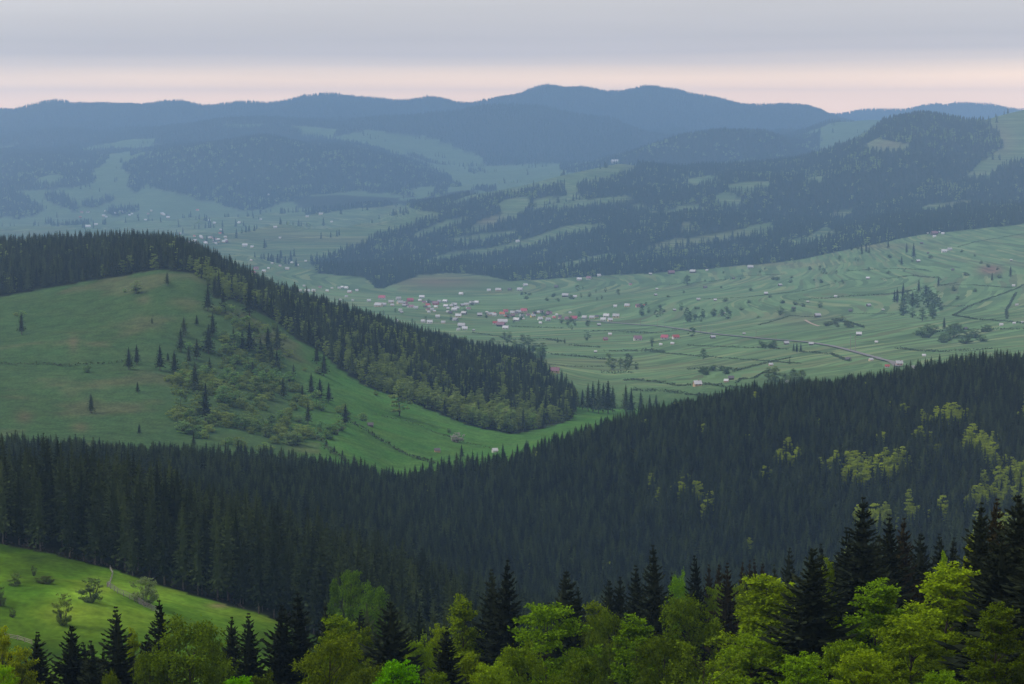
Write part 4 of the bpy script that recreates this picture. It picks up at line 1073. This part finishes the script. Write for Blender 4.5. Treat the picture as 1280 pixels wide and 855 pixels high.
# single, recognisable houses
for a_ in [(797, 425.5, 14, "purple", "white", "long white farmhouse with dark purple roof amid the valley hedges"), (831, 424, 13, "magenta", "white", "white house with crimson roof joined to its taller neighbour by the pasture lane"),
           (844.5, 423.5, 12, "red", "white", "taller white house with red roof in the trio of red roofs"), (840.5, 430.5, 6, "white", "pink", "tiny pinkish cottage with pale roof below the red roofed trio"),
           (871.6, 482.5, 14, "white", "tan", "tan house with bright pale roof nearest the spruce ridge in the valley fields"), (908, 477.5, 8, "white", "pink", "small pinkish house with pale roof beside a dark roofed barn"),
           (963.5, 457, 7, "white", "pink", "small pinkish house with pale roof where two hedges meet"), (693.7, 466, 16, "purple", "tan", "tan house with purple roof behind the spruces at the tip of the hill"),
           (717.5, 400, 12, "magenta", "grey", "long low house with crimson roof between the village clusters"), (757, 425.5, 8, "purple", "red", "reddish farmhouse among bushes in the middle of the fields"),
           (1109, 459.5, 8, "red", "white", "small house with red roof beside the road end at the ridge"), (1124, 456.5, 12, "grey", "pink", "long pinkish building at the road end above the ridge"),
           (1168, 293.5, 12, "purple", "wood", "dark farmhouse with purple roof just below the upper forest edge"), (1180, 315.5, 9, "white", "white", "gleaming white farm building high on the far pasture"), (1187, 313, 8, "grey", "grey", "grey barn behind the gleaming white farm building", ),
           (769, 203.5, 14, "white", "grey", "long pale farm building high on the open ridge meadow below the dark summit")]:
    house(*a_, group=None, cat="barn" if "barn" in a_[5] else "house")
house(914, 474.5, 10, "dark", "wood", "dark roofed barn beside the small pinkish house in the fields", None, "barn")
house(618.5, 565, 8, "white", "white", "white-roofed hut at the foot of the fresh meadow beside the spruce ridge", None, "barn", 0.4, 1850, 2600, "hut", False)
house(546.5, 565, 5, "dark", "tan", "small tan hut below the blossoming shrub on the meadow", None, "barn", 0.2, 1850, 2600, "hut", False)
house(463, 533, 4, "dark", "wood", "tiny shed alone in the middle of the fresh meadow", None, "barn", 0.2, 1850, 2600, "shed", False)
house(419, 542.5, 11, "dark", "wood", "low dark log shed at the edge of the hillside thicket", None, "barn", 0.1, 1850, 2600, "shed", False)

VILL = """608.6 391 4 white white;618 395 7 grey white;627.5 394 9 orange white;632 391 8 magenta white;641 392.5 8 grey cream;648 391.5 8 grey grey;655 390.5 11 magenta cream;666 396.5 8 grey yellow;672 392 7 white cream;677 391 7 dark white;686 393.5 10 purple white;675 400 8 white white;
645.5 401.5 10 white grey;628 404 17 white white;632 411.5 10 white white;619 405.5 8 red white;626 408 14 purple wood;675.6 404.5 5 white white;685 401 8 grey grey;696 394 4 white white;712.6 391.5 4 white white;709 400 8 purple pink;730.6 398.5 8 grey grey;740 398.5 9 grey cream;746 397 6 dark cream;
758 396.5 10 white white;770 397 11 cream;754 401 9 white white;762.5 401.5 8 white cream;748.7 407 6 grey wood;660 395 6 purple white;652 396 6 grey white;637 396 6 dark cream;692 397 5 grey white;700 396 5 dark wood""".replace("\n", "").split(";")
OLD = """461 377 6 white grey;477.6 374 12 magenta white;488.8 379 9 grey cream;498 374.5 8 grey white;500 380 10 grey cream;512.8 377 11 magenta red;527.4 373 9 white grey;514.5 385 9 purple white;520 386 7 grey white;473 383.5 13 grey cream;480 382 8 grey grey;544.6 381 10 purple red;535 383 7 red white;556.6 378 8 white grey;545 385 6 white cream;
557.5 384 8 white grey;568 382.5 9 grey grey;568 388.5 9 white white;578 383 7 grey wood;583 382 8 grey cream;590 380.5 9 grey grey;596 379.5 7 white grey;580 393 8 grey wood;573 396.5 10 white cream;569 401 9 grey grey;547 397 7 white white;537 404.5 9 white white;529 403 7 grey white;554 404.5 7 grey cream;573 413 6 grey white;
581 412.5 9 white white;577 409 12 grey grey;599.6 395 8 grey wood;611.6 394.5 8 grey cream;592 413.5 4 grey wood;433 361 6 white white;428 360 5 white grey;446 364 5 white white;437 366 7 grey pink;424 361 5 grey white;425 375.5 4 white white;433 371.5 5 grey white;441 376 4 grey white;495.6 402 5 white white;505 383 6 grey wood;540 388 6 grey white;563 392 6 dark wood;586 387 6 purple white;549 378 6 grey grey;530 379 6 purple cream""".replace("\n", "").split(";")
SCAT = """826 431.5 5 white white;891 423 8 grey wood;983 430.5 8 grey wood;984 478.5 5 white white;819.5 369.5 5 grey wood;821 362 4 white wood;873 375.5 6 grey wood;894 376 5 white wood;957.5 368 6 white wood;843 388.5 5 grey wood;784 383.5 9 grey cream;797.5 384 8 purple pink;804.5 382.5 4 red white;992 386.5 6 dark wood;
769 384 6 white white;718.6 372 6 white white;706.6 371 11 grey wood;724 350.5 8 white white;736 349 8 purple white;748.6 345.5 6 white white;611 364 6 white white;623 364 10 grey cream;637 363 6 dark wood;650 363.5 9 grey grey;656.7 357.5 7 white grey;788 356.5 5 purple pink;695.4 359.5 6 dark wood;762.5 419 6 white pink;744.4 440.5 4 white wood;
1159 292.5 4 white white;1178.6 293 5 white grey;1174 290.5 3 white grey;1168 296.5 5 white white;1147.7 327.5 6 white wood;1152 305 5 dark wood;1085 349 6 white wood;1085.8 383 7 grey wood;1264 326 4 grey wood;1267 358 5 white white;1271 382 5 grey grey;1251.6 407 6 white white;1267.6 405 5 white grey;1278 404 5 white grey;1073.7 419.5 9 white wood;1160 317 4 dark wood;1063 389.5 6 dark wood;1191 338 5 dark wood;1207 412 6 dark wood;
975 357.5 6 grey wood;1022 396 10 grey wood;1044.5 371.5 5 white white;1095.6 428.5 5 white white;1155 445.5 6 white white;1060 450.5 8 dark wood;1088.6 451 7 white cream;1014 431.5 8 grey wood;938 335.5 10 grey grey;866 341 10 grey wood;839 342.5 11 purple wood;883.5 338.5 4 white white;813 343.5 5 grey wood;881.5 360.5 6 dark wood;917 349 4 dark wood;576.4 368.5 7 white white;
613 303 5 white white;635 302.5 6 purple white;647 302.5 6 white white;539 316 5 white grey;913 300 3 white white;930 418 4 grey wood;1104 388 4 grey wood;1130 372 4 dark wood;1010 378 4 grey wood;905 392 4 grey wood""".replace("\n", "").split(";")
FARV = """142 267 5 white white;132 264.5 4 white cream;110 284 9 white white;120 281.5 6 white grey;210 272.5 6 white cream;247 263.5 5 red cream;262 276 4 white white;268 279.5 5 white white;299 279 5 white white;326 275 4 white grey;344 285 6 white grey;350 298 4 white white;414.5 278 4 white white;336 244 4 white cream;401 268.5 7 grey cream;384 271.5 5 grey cream;306 308 9 white white;275 292.5 5 red cream;
235 304 6 purple white;242 302 5 white cream;252 298 5 grey pink;257.5 304.5 5 white white;267.5 301.5 4 white white;247 306 5 grey pink;315 309.5 5 white cream;382 327 4 white white;365 329 4 white grey;359 337 7 grey cream;335.5 336 4 white white;320 337 8 purple pink;317 342 6 magenta cream;330 340 6 grey cream;314 326 4 grey pink;384 365 8 white white;375 364 5 white cream;392 364.5 6 grey cream;409 364.5 5 white cream;415 361 4 grey cream;
182 275.5 4 white grey;225 292.5 4 grey pink;189 264 4 grey cream;243 296 4 red cream;262 298 5 grey cream;270 305 4 grey white;228 299 4 white grey;276 288 4 white cream;340 330 4 white grey;350 333 4 grey pink;372 332 4 white white;155 266 4 grey pink;165 268 4 white grey;205 269 4 grey cream;400 360 5 purple cream;380 358 4 grey cream""".replace("\n", "").split(";")
hr_ = random.Random(77)
def extra(lst, n, cx, cy, rx, ry, slope):
    for _ in range(n):
        dx_ = hr_.uniform(-1, 1); dy_ = hr_.gauss(0, .45)
        lst.append("%.1f %.1f %.1f %s %s" % (cx + rx * dx_, cy + ry * dy_ + slope * rx * dx_, hr_.uniform(3.6, 6), hr_.choice(["grey", "grey", "dark", "white", "purple", "red"]), hr_.choice(["cream", "grey", "white", "wood", "tan"])))
extra(OLD, 26, 540, 385, 50, 9, 0.06); extra(VILL, 18, 665, 395, 55, 5, 0.02); extra(FARV, 16, 255, 300, 30, 5, 0.05); extra(FARV, 12, 150, 268, 60, 5, 0.02)
for lst, place, grp, barnok in ((VILL, "in the village cluster strung along the valley road", "houses of the roadside village cluster", False), (OLD, "in the older village behind the wooded crest", "houses of the older village cluster", False),
                        (SCAT, "scattered over the valley pastures", "farm buildings scattered over the pastures", True), (FARV, "in the hazy far village up the valley", "houses of the hazy far village", False)):
    for it in lst:
        f_ = it.split()
        if len(f_) == 4: f_ = f_[:3] + ["grey", f_[3]]
        ux, uy, w_ = map(float, f_[:3]); roof, wall = f_[3], f_[4]
        cat = "barn" if (wall == "wood" and barnok) else "house"
        lab = "%s %s with %s roof %s" % (WAJ[wall], "barn" if cat == "barn" else "house", ADJ[roof], place)
        house(ux, uy, w_ * 1.05, roof, wall, lab, grp + (" %s %s" % (ADJ[roof], WAJ[wall])), cat, detail=(w_ >= 8))

# ------------------------------------------------------------------ trees and shrubs of the valley
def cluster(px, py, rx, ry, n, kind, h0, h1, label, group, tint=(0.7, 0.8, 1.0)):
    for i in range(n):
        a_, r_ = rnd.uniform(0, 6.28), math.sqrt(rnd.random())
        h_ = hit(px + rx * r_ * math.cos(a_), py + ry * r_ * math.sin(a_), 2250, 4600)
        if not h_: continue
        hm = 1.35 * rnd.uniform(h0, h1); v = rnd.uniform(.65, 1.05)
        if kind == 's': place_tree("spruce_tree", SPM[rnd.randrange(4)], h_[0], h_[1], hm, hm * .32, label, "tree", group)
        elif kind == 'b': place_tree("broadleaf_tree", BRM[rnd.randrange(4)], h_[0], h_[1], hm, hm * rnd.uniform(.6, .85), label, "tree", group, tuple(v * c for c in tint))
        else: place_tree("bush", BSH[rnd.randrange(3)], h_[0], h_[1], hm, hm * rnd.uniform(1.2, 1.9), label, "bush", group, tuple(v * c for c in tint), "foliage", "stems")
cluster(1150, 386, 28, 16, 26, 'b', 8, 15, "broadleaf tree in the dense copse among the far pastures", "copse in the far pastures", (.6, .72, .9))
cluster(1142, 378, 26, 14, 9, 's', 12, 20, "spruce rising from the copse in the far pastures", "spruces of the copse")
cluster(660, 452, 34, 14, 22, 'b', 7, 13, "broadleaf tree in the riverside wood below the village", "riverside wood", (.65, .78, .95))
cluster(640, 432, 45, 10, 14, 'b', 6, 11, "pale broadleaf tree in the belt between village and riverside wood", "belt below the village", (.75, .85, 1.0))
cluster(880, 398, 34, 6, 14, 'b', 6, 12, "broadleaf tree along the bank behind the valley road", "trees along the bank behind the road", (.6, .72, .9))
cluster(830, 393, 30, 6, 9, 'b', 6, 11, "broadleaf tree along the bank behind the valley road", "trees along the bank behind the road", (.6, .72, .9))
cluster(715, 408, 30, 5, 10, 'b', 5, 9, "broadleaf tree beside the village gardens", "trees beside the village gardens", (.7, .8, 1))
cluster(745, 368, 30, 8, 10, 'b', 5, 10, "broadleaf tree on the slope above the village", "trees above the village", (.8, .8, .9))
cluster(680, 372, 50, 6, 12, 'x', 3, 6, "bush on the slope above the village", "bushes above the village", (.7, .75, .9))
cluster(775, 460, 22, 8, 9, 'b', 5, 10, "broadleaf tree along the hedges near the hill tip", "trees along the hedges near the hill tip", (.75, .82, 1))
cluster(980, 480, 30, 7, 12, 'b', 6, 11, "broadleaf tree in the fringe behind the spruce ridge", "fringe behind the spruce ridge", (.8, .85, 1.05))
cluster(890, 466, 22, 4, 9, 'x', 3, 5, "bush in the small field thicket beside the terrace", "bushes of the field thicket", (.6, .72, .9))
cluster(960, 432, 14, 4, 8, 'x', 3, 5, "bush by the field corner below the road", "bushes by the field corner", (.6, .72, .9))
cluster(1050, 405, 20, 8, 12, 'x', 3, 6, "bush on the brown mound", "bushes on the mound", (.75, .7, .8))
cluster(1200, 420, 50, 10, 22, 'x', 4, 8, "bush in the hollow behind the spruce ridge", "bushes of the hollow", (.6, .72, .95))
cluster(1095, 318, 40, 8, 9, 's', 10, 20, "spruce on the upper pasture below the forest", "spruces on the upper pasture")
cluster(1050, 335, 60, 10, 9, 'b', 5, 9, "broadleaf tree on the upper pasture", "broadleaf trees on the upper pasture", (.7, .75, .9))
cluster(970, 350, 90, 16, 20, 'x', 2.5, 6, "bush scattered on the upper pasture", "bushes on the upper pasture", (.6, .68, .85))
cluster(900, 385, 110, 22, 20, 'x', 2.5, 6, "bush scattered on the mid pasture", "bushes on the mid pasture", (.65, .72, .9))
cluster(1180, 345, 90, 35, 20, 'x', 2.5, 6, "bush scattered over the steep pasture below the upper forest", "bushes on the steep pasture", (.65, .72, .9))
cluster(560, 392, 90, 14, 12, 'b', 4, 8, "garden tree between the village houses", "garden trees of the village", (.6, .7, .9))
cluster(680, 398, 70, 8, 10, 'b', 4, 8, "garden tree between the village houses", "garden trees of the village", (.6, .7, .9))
for (ux, uy, hp, lab) in [(1099.5, 352, 0, ""), (1127, 332, 13, "spruce"), (1142, 323, 20, "spruce"), (1173, 358, 13, "spruce"), (1240, 352, 12, "spruce"), (1263, 347, 15, "spruce"), (1180, 412, 16, "spruce"), (815, 434, 9, "spruce"), (879, 449, 14, "broad"), (987, 456, 9, "spruce"), (992, 440, 12, "spruce"), (996, 441, 13, "spruce"), (1001, 440, 12, "spruce"),
                          (976, 394, 12, "broad"), (1025, 385, 9, "broad"), (865, 421, 12, "broad"), (697, 429, 8, "spruce"), (706, 430, 8, "spruce"), (734, 426, 11, "broad"), (815, 429, 8, "broad"), (859, 357, 14, "broad"), (990, 320, 12, "spruce")]:
    h_ = hit(ux, uy, 2300, 4600)
    if not h_ or not lab: continue
    hm = hp * h_[1] / F
    if lab == "spruce": place_tree("spruce_tree", SPM[rnd.randrange(4)], h_[0], h_[1], hm, hm * .36, "single dark spruce standing by a hedge in the valley fields", "tree", "single spruces in the valley fields")
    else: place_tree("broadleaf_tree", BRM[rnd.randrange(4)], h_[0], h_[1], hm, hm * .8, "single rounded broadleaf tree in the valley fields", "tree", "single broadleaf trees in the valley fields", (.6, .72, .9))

# ------------------------------------------------------------------ the bright meadow: bushes and pole fence
for (ux, uy, hp, wp, pi, tint, lab) in [(79, 781, 40, 27, 1, (.95, .95, .7), "vase-shaped bright bush in the middle of the bright meadow"), (116, 752, 30, 34, 0, (.5, .55, .7), "dark spreading bush beside the fence corner on the bright meadow"),
        (181, 755, 34, 40, 2, (.75, .75, 1.2), "grey-green rounded bush beyond the pale fence on the bright meadow"), (20, 732, 16, 18, 0, (.55, .6, .8), "small dark bush on the upper bright meadow"), (1, 758, 26, 16, 2, (.5, .55, .8), "dark bush at the rim of the bright meadow"),
        (56, 729, 9, 26, 2, (.35, .33, .5), "low dark scrub heap with a pale stump on the bright meadow"), (42, 720, 14, 8, 1, (.6, .6, .8), "thin sapling on the upper bright meadow"), (290, 750, 46, 40, 1, (.30, .36, .5), "dark young conifer-like bush at the lower end of the bright meadow"), (16, 772, 12, 10, 1, (.5, .5, .7), "wispy sapling low on the bright meadow")]:
    h_ = hit(ux, uy, 380, 720)
    hm = hp * h_[1] / F
    place_tree("bush", BSH[pi], h_[0], h_[1], hm, wp * h_[1] / F, lab, "bush", None, tint, "foliage", "stems")
h_ = hit(289, 752, 380, 720); 
def pole_fence(pts, ymin, ymax, label, mat, hm=1.3, rails=3):
    w = [hit(a_, b_, ymin, ymax) for a_, b_ in pts]
    o0 = w[0]
    e = empty("fence", o0)
    line = ground_line(pts, ymin, ymax, 2.6)
    line = [(p[0] - o0[0], p[1] - o0[1], float(height(p[0], p[1])) - o0[2]) for p in line]
    m_ = MB(); m_.tube([(0, 0, -0.3), (0, 0, hm)], [0.09, 0.08], 5); pm = m_.mesh("post", mat)
    for p in line:
        q = obj("post", pm, e, p); q.rotation_euler = (rnd.gauss(0, .05), rnd.gauss(0, .05), 0)
    for p, q in zip(line[:-1], line[1:]):
        for r_ in range(rails):
            zz = hm * (0.3 + 0.28 * r_)
            m_ = MB(); m_.tube([(0, 0, zz + rnd.gauss(0, .04)), (q[0] - p[0], q[1] - p[1], q[2] - p[2] + zz + rnd.gauss(0, .04))], [0.06, 0.06], 4)
            obj("rail", m_.mesh("rail", mat), e, p)
    tag(e, label, "fence")
M_PALE = plain_mat("bleached wood", (0.30, 0.28, 0.26), 0.9, 0.2, 2.0, 0.1)
pole_fence([(137.5, 712), (141, 718), (138.5, 727), (134, 734)], 400, 700, "short bleached pole fence dropping from the forest edge across the bright meadow", M_PALE, 1.2, 2)
pole_fence([(134, 734), (147, 742), (162, 749), (180, 759), (200, 768)], 400, 700, "darker weathered fence running on down the bright meadow", plain_mat("grey wood", (0.16, 0.15, 0.14)), 1.3, 4)
pole_fence([(6, 797), (22, 800), (40, 806)], 380, 700, "short grey rail fence at the low corner of the bright meadow", M_WOOD, 1.1, 3)
hedge([(-20, 676), (30, 685), (70, 693), (120, 706), (180, 722), (240, 741), (300, 760)], 450, 760, 1.3, 1.6, "low brown brush and bramble strip along the foot of the spruce forest", None, 0.1, "brush_strip", foliage_mat("dry brush", (0.035, 0.030, 0.026), (0.075, 0.062, 0.05), 0.05))

# ------------------------------------------------------------------ foreground trees
FS = [  # top px, top py, distance, width factor, shape, label
    (14.5, 816, 235, 1.0, 0, "small dark spruce beside the yellowish tree below the meadow corner"), (45, 790, 238, 1.0, 1, "dark spruce in front of the short grey rail fence"), (89, 782, 240, 1.1, 2, "open-branched dark spruce with bare trunk showing before the bright meadow"),
    (116, 801, 236, 1.0, 3, "blunt dark spruce between two taller ones below the bright meadow"), (106, 803, 250, .9, 1, "slight dark spruce tucked behind the blunt one below the bright meadow"), (128, 811, 245, .8, 0, "little dark spruce at the foot of the slender tall one below the meadow"),
    (146, 760, 242, 1.05, 1, "slender tall dark spruce with a thin spire before the bright meadow"), (201, 750, 240, 1.0, 3, "dark spruce touching the round olive beech before the bright meadow"), (186, 792, 255, .9, 2, "short dark spruce behind the touching pair of spruce and olive beech"),
    (289, 772, 262, 1.0, 0, "shorter one of two twin dark spruces at the meadow end"), (311, 768, 258, 1.0, 1, "taller one of two twin dark spruces at the meadow end"), (350, 755, 255, 1.1, 2, "broad dark spruce at the lower tip of the bright meadow"), (374, 741, 258, 1.2, 3, "high dark spruce behind the yellow-olive tree at the meadow tip"), (406, 754, 275, .9, 0, "dark spruce top peeping behind the light green tree"),
    (449, 763, 320, .9, 1, "small dark spruce in the gap behind the yellow-olive tree"), (489, 752, 228, 1.3, 2, "wide conical dark spruce behind the fresh green maple-like bush"), (557, 785, 205, 1.0, 0, "blackish spruce in front of the yellow-green birch-like tree"),
    (615.7, 713, 262, .95, 1, "thinner of the twin spruces beside the bright round beech"), (632, 700, 255, 1.05, 3, "taller of the twin spruces beside the bright round beech"), (705, 713, 270, 1.25, 2, "stout dark spruce behind the bright round beech"), (723, 734, 275, .9, 0, "short dark spruce leaning on the stout one behind the bright round beech"),
    (761, 725, 300, 1.0, 2, "round-topped dark spruce behind the feathery tree"), (775, 721, 300, 1.0, 0, "dark spruce paired with the round-topped one behind the feathery tree"), (795, 707, 285, 1.0, 1, "dark spruce next to the sharp spire behind the feathery tree"), (818, 681, 280, 1.05, 3, "sharp-spired tall dark spruce behind the dull olive beech"),
    (840, 716, 320, .9, 0, "low dark spruce just past the sharp-spired one"), (870.6, 695, 300, .9, 1, "slim pointed spruce behind the dull olive beech"), (887, 706, 330, .8, 0, "small spruce in the back row beside the rusty-topped one"), (898, 705, 330, .8, 2, "blunt spruce in the back row beside the rusty-topped one"), (909.5, 705, 285, .85, 1, "thin spruce with a rusty cone-laden top"),
    (927, 703, 345, .8, 3, "small spruce in the distant row behind the tall bright beech, first past the rusty one"), (937, 701, 345, .8, 0, "small spruce in the distant row behind the tall bright beech, second past the rusty one"), (944, 700, 345, .7, 1, "small spruce in the distant row behind the tall bright beech, third past the rusty one"), (952, 703, 345, .8, 2, "small spruce in the distant row behind the tall bright beech, fourth past the rusty one"),
    (969, 706, 330, .8, 3, "small spruce just over the tall bright beech"), (986, 686, 310, .95, 1, "pointed spruce above the shoulder of the tall bright beech"), (1014, 684, 190, 1.2, 2, "big near spruce between the tall bright beech and the layered one"), (1028, 680, 300, .9, 3, "spruce tip beside the big near spruce"), (1048, 690, 260, 1.0, 0, "dark spruce below the tallest one on its meadow side"),
    (1079, 621, 215, 1.15, 3, "tallest broad dark spruce standing over the layered bright beeches"), (1111.6, 643, 235, 1.0, 1, "spruce with pointed top next to the tallest one"), (1128.6, 648, 240, 1.0, 0, "rusty-tipped spruce beside the tallest group"), (1150, 667, 245, 1.1, 2, "broad lower spruce behind the yellow-green beech"), (1177, 668, 290, 1.0, 1, "slim spruce in the saddle behind the yellow-green beech"), (1191, 672, 290, .9, 3, "second slim spruce in the saddle behind the yellow-green beech"),
    (1225, 628, 185, 1.0, 0, "dark spruce of the tall end group holding a pale green sprig"), (1243, 624, 190, .8, 1, "thin rusty spruce of the tall end group"), (1276, 617, 172, 1.05, 2, "massive dark spruce closing the row of trees"), (1305, 640, 160, 1.1, 3, "massive dark spruce at the very end of the row past the others"), (1252, 668, 165, .95, 2, "blackish spruce low in front of the tall end group"), (1095, 668, 225, 1.0, 2, "dark filler spruce between the tallest spruce and the layered beeches"), (1062, 660, 230, 1.0, 1, "narrow dark spruce on the flank of the tallest one")]
for (ux, uy, Yd, wf_, pi, lab) in FS:
    dx, dz = ray(ux, uy)
    x_ = float(dx * Yd); zt = CAMZ + float(dz * Yd); zg = float(height(x_, Yd))
    hm = zt - zg
    t = (1.5, 1.0, .8) if "rusty" in lab else tuple([rnd.uniform(.8, 1.2)] * 3)
    place_tree("spruce_tree", SPR[pi], x_, Yd, hm, 26 * 0.46 * wf_, lab, "tree", None, t, z=zg)

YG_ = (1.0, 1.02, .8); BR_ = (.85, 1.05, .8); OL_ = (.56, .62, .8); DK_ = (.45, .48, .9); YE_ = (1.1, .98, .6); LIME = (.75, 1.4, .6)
FB = [  # top px, top py, distance, crown width px, shape, tint, label
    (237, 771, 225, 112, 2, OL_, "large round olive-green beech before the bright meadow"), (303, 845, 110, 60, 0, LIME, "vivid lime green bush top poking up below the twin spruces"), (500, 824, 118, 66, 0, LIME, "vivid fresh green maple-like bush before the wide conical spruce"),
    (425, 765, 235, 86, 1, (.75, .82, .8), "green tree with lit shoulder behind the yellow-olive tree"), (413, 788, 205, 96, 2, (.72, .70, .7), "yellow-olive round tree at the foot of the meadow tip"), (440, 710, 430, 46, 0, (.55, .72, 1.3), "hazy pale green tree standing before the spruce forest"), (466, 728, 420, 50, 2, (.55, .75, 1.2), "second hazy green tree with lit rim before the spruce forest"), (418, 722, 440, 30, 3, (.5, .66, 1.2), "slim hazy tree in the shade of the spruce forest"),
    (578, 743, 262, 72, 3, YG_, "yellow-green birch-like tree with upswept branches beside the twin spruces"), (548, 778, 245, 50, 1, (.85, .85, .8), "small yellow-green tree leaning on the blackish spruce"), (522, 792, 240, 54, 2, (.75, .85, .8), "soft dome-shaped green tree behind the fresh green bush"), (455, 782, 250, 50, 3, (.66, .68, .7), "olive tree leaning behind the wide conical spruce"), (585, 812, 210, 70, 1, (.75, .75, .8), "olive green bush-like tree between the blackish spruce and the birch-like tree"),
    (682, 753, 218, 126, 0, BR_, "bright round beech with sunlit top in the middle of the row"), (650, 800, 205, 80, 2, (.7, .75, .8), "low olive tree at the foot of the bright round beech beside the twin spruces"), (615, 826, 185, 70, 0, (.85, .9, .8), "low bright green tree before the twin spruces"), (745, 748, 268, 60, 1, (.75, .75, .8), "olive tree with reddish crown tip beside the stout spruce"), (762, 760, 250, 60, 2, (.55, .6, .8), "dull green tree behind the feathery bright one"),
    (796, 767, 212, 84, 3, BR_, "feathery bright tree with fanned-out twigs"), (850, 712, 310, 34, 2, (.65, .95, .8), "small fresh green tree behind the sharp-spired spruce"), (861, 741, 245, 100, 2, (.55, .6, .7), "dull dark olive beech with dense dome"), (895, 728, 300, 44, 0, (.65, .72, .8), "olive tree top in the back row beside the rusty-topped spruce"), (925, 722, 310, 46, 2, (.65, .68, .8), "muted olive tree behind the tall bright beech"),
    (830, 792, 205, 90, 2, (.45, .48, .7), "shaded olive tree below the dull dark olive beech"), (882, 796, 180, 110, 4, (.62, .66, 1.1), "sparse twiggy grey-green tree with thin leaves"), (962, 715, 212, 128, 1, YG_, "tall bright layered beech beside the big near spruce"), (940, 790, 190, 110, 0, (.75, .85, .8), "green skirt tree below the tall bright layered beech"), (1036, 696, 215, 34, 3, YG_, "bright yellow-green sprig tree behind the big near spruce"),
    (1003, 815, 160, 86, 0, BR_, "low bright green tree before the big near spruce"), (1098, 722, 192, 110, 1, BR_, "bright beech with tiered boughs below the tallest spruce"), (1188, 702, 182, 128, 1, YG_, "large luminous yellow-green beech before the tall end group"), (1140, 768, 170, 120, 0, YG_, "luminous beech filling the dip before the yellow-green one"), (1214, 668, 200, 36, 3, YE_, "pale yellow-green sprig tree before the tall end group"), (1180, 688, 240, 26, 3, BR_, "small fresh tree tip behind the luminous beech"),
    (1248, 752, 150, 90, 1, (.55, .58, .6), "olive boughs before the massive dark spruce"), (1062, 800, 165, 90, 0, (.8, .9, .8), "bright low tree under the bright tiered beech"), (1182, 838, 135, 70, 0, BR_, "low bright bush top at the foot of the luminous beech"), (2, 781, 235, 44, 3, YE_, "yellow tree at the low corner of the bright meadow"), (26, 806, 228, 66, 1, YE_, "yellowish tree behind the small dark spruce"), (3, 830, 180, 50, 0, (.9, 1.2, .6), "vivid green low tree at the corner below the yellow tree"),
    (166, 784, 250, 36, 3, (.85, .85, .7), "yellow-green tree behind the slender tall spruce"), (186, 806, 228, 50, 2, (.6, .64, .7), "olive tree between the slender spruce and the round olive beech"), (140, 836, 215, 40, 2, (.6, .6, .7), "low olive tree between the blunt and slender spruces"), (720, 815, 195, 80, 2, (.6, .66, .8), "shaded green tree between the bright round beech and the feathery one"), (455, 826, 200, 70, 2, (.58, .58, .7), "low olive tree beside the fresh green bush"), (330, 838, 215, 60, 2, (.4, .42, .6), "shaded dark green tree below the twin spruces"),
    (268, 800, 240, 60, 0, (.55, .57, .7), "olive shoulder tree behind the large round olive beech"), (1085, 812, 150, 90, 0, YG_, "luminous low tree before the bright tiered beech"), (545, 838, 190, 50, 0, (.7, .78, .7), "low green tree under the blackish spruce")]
for (ux, uy, Yd, wp, pi, tint, lab) in FB:
    dx, dz = ray(ux, uy)
    x_ = float(dx * Yd); zt = CAMZ + float(dz * Yd); zg = float(height(x_, Yd))
    place_tree("broadleaf_tree", BRO[pi], x_, Yd, zt - zg, wp * Yd / F * 1.2, lab, "bush" if "bush top" in lab or "maple-like" in lab else "tree", None, tint, z=zg)

# ------------------------------------------------------------------ haze
lo = float(hgt.min()) - 1.0; hi = float(hgt.max()) + 32
xw = AMAX * (Y_MAX + D0) + 50
mb = MB(); mb.box(-xw, xw, Y_MIN - 60, Y_MAX + 60, lo, hi)
m, n_, l_ = newmat("haze")
o_ = n_("ShaderNodeOutputMaterial"); pv = n_("ShaderNodeVolumePrincipled")
pv.inputs["Color"].default_value = (*HAZE_COLOR, 1)
pv.inputs["Density"].default_value = HAZE_DENSITY
pv.inputs["Anisotropy"].default_value = 0.0
l_(pv.outputs[0], o_.inputs["Volume"])
hz = obj("haze", mb.mesh("haze", m))
tag(hz, "thin blue haze filling the valley air", "haze", None, "stuff")
print("max terrain", hgt.max() - CAMZ)
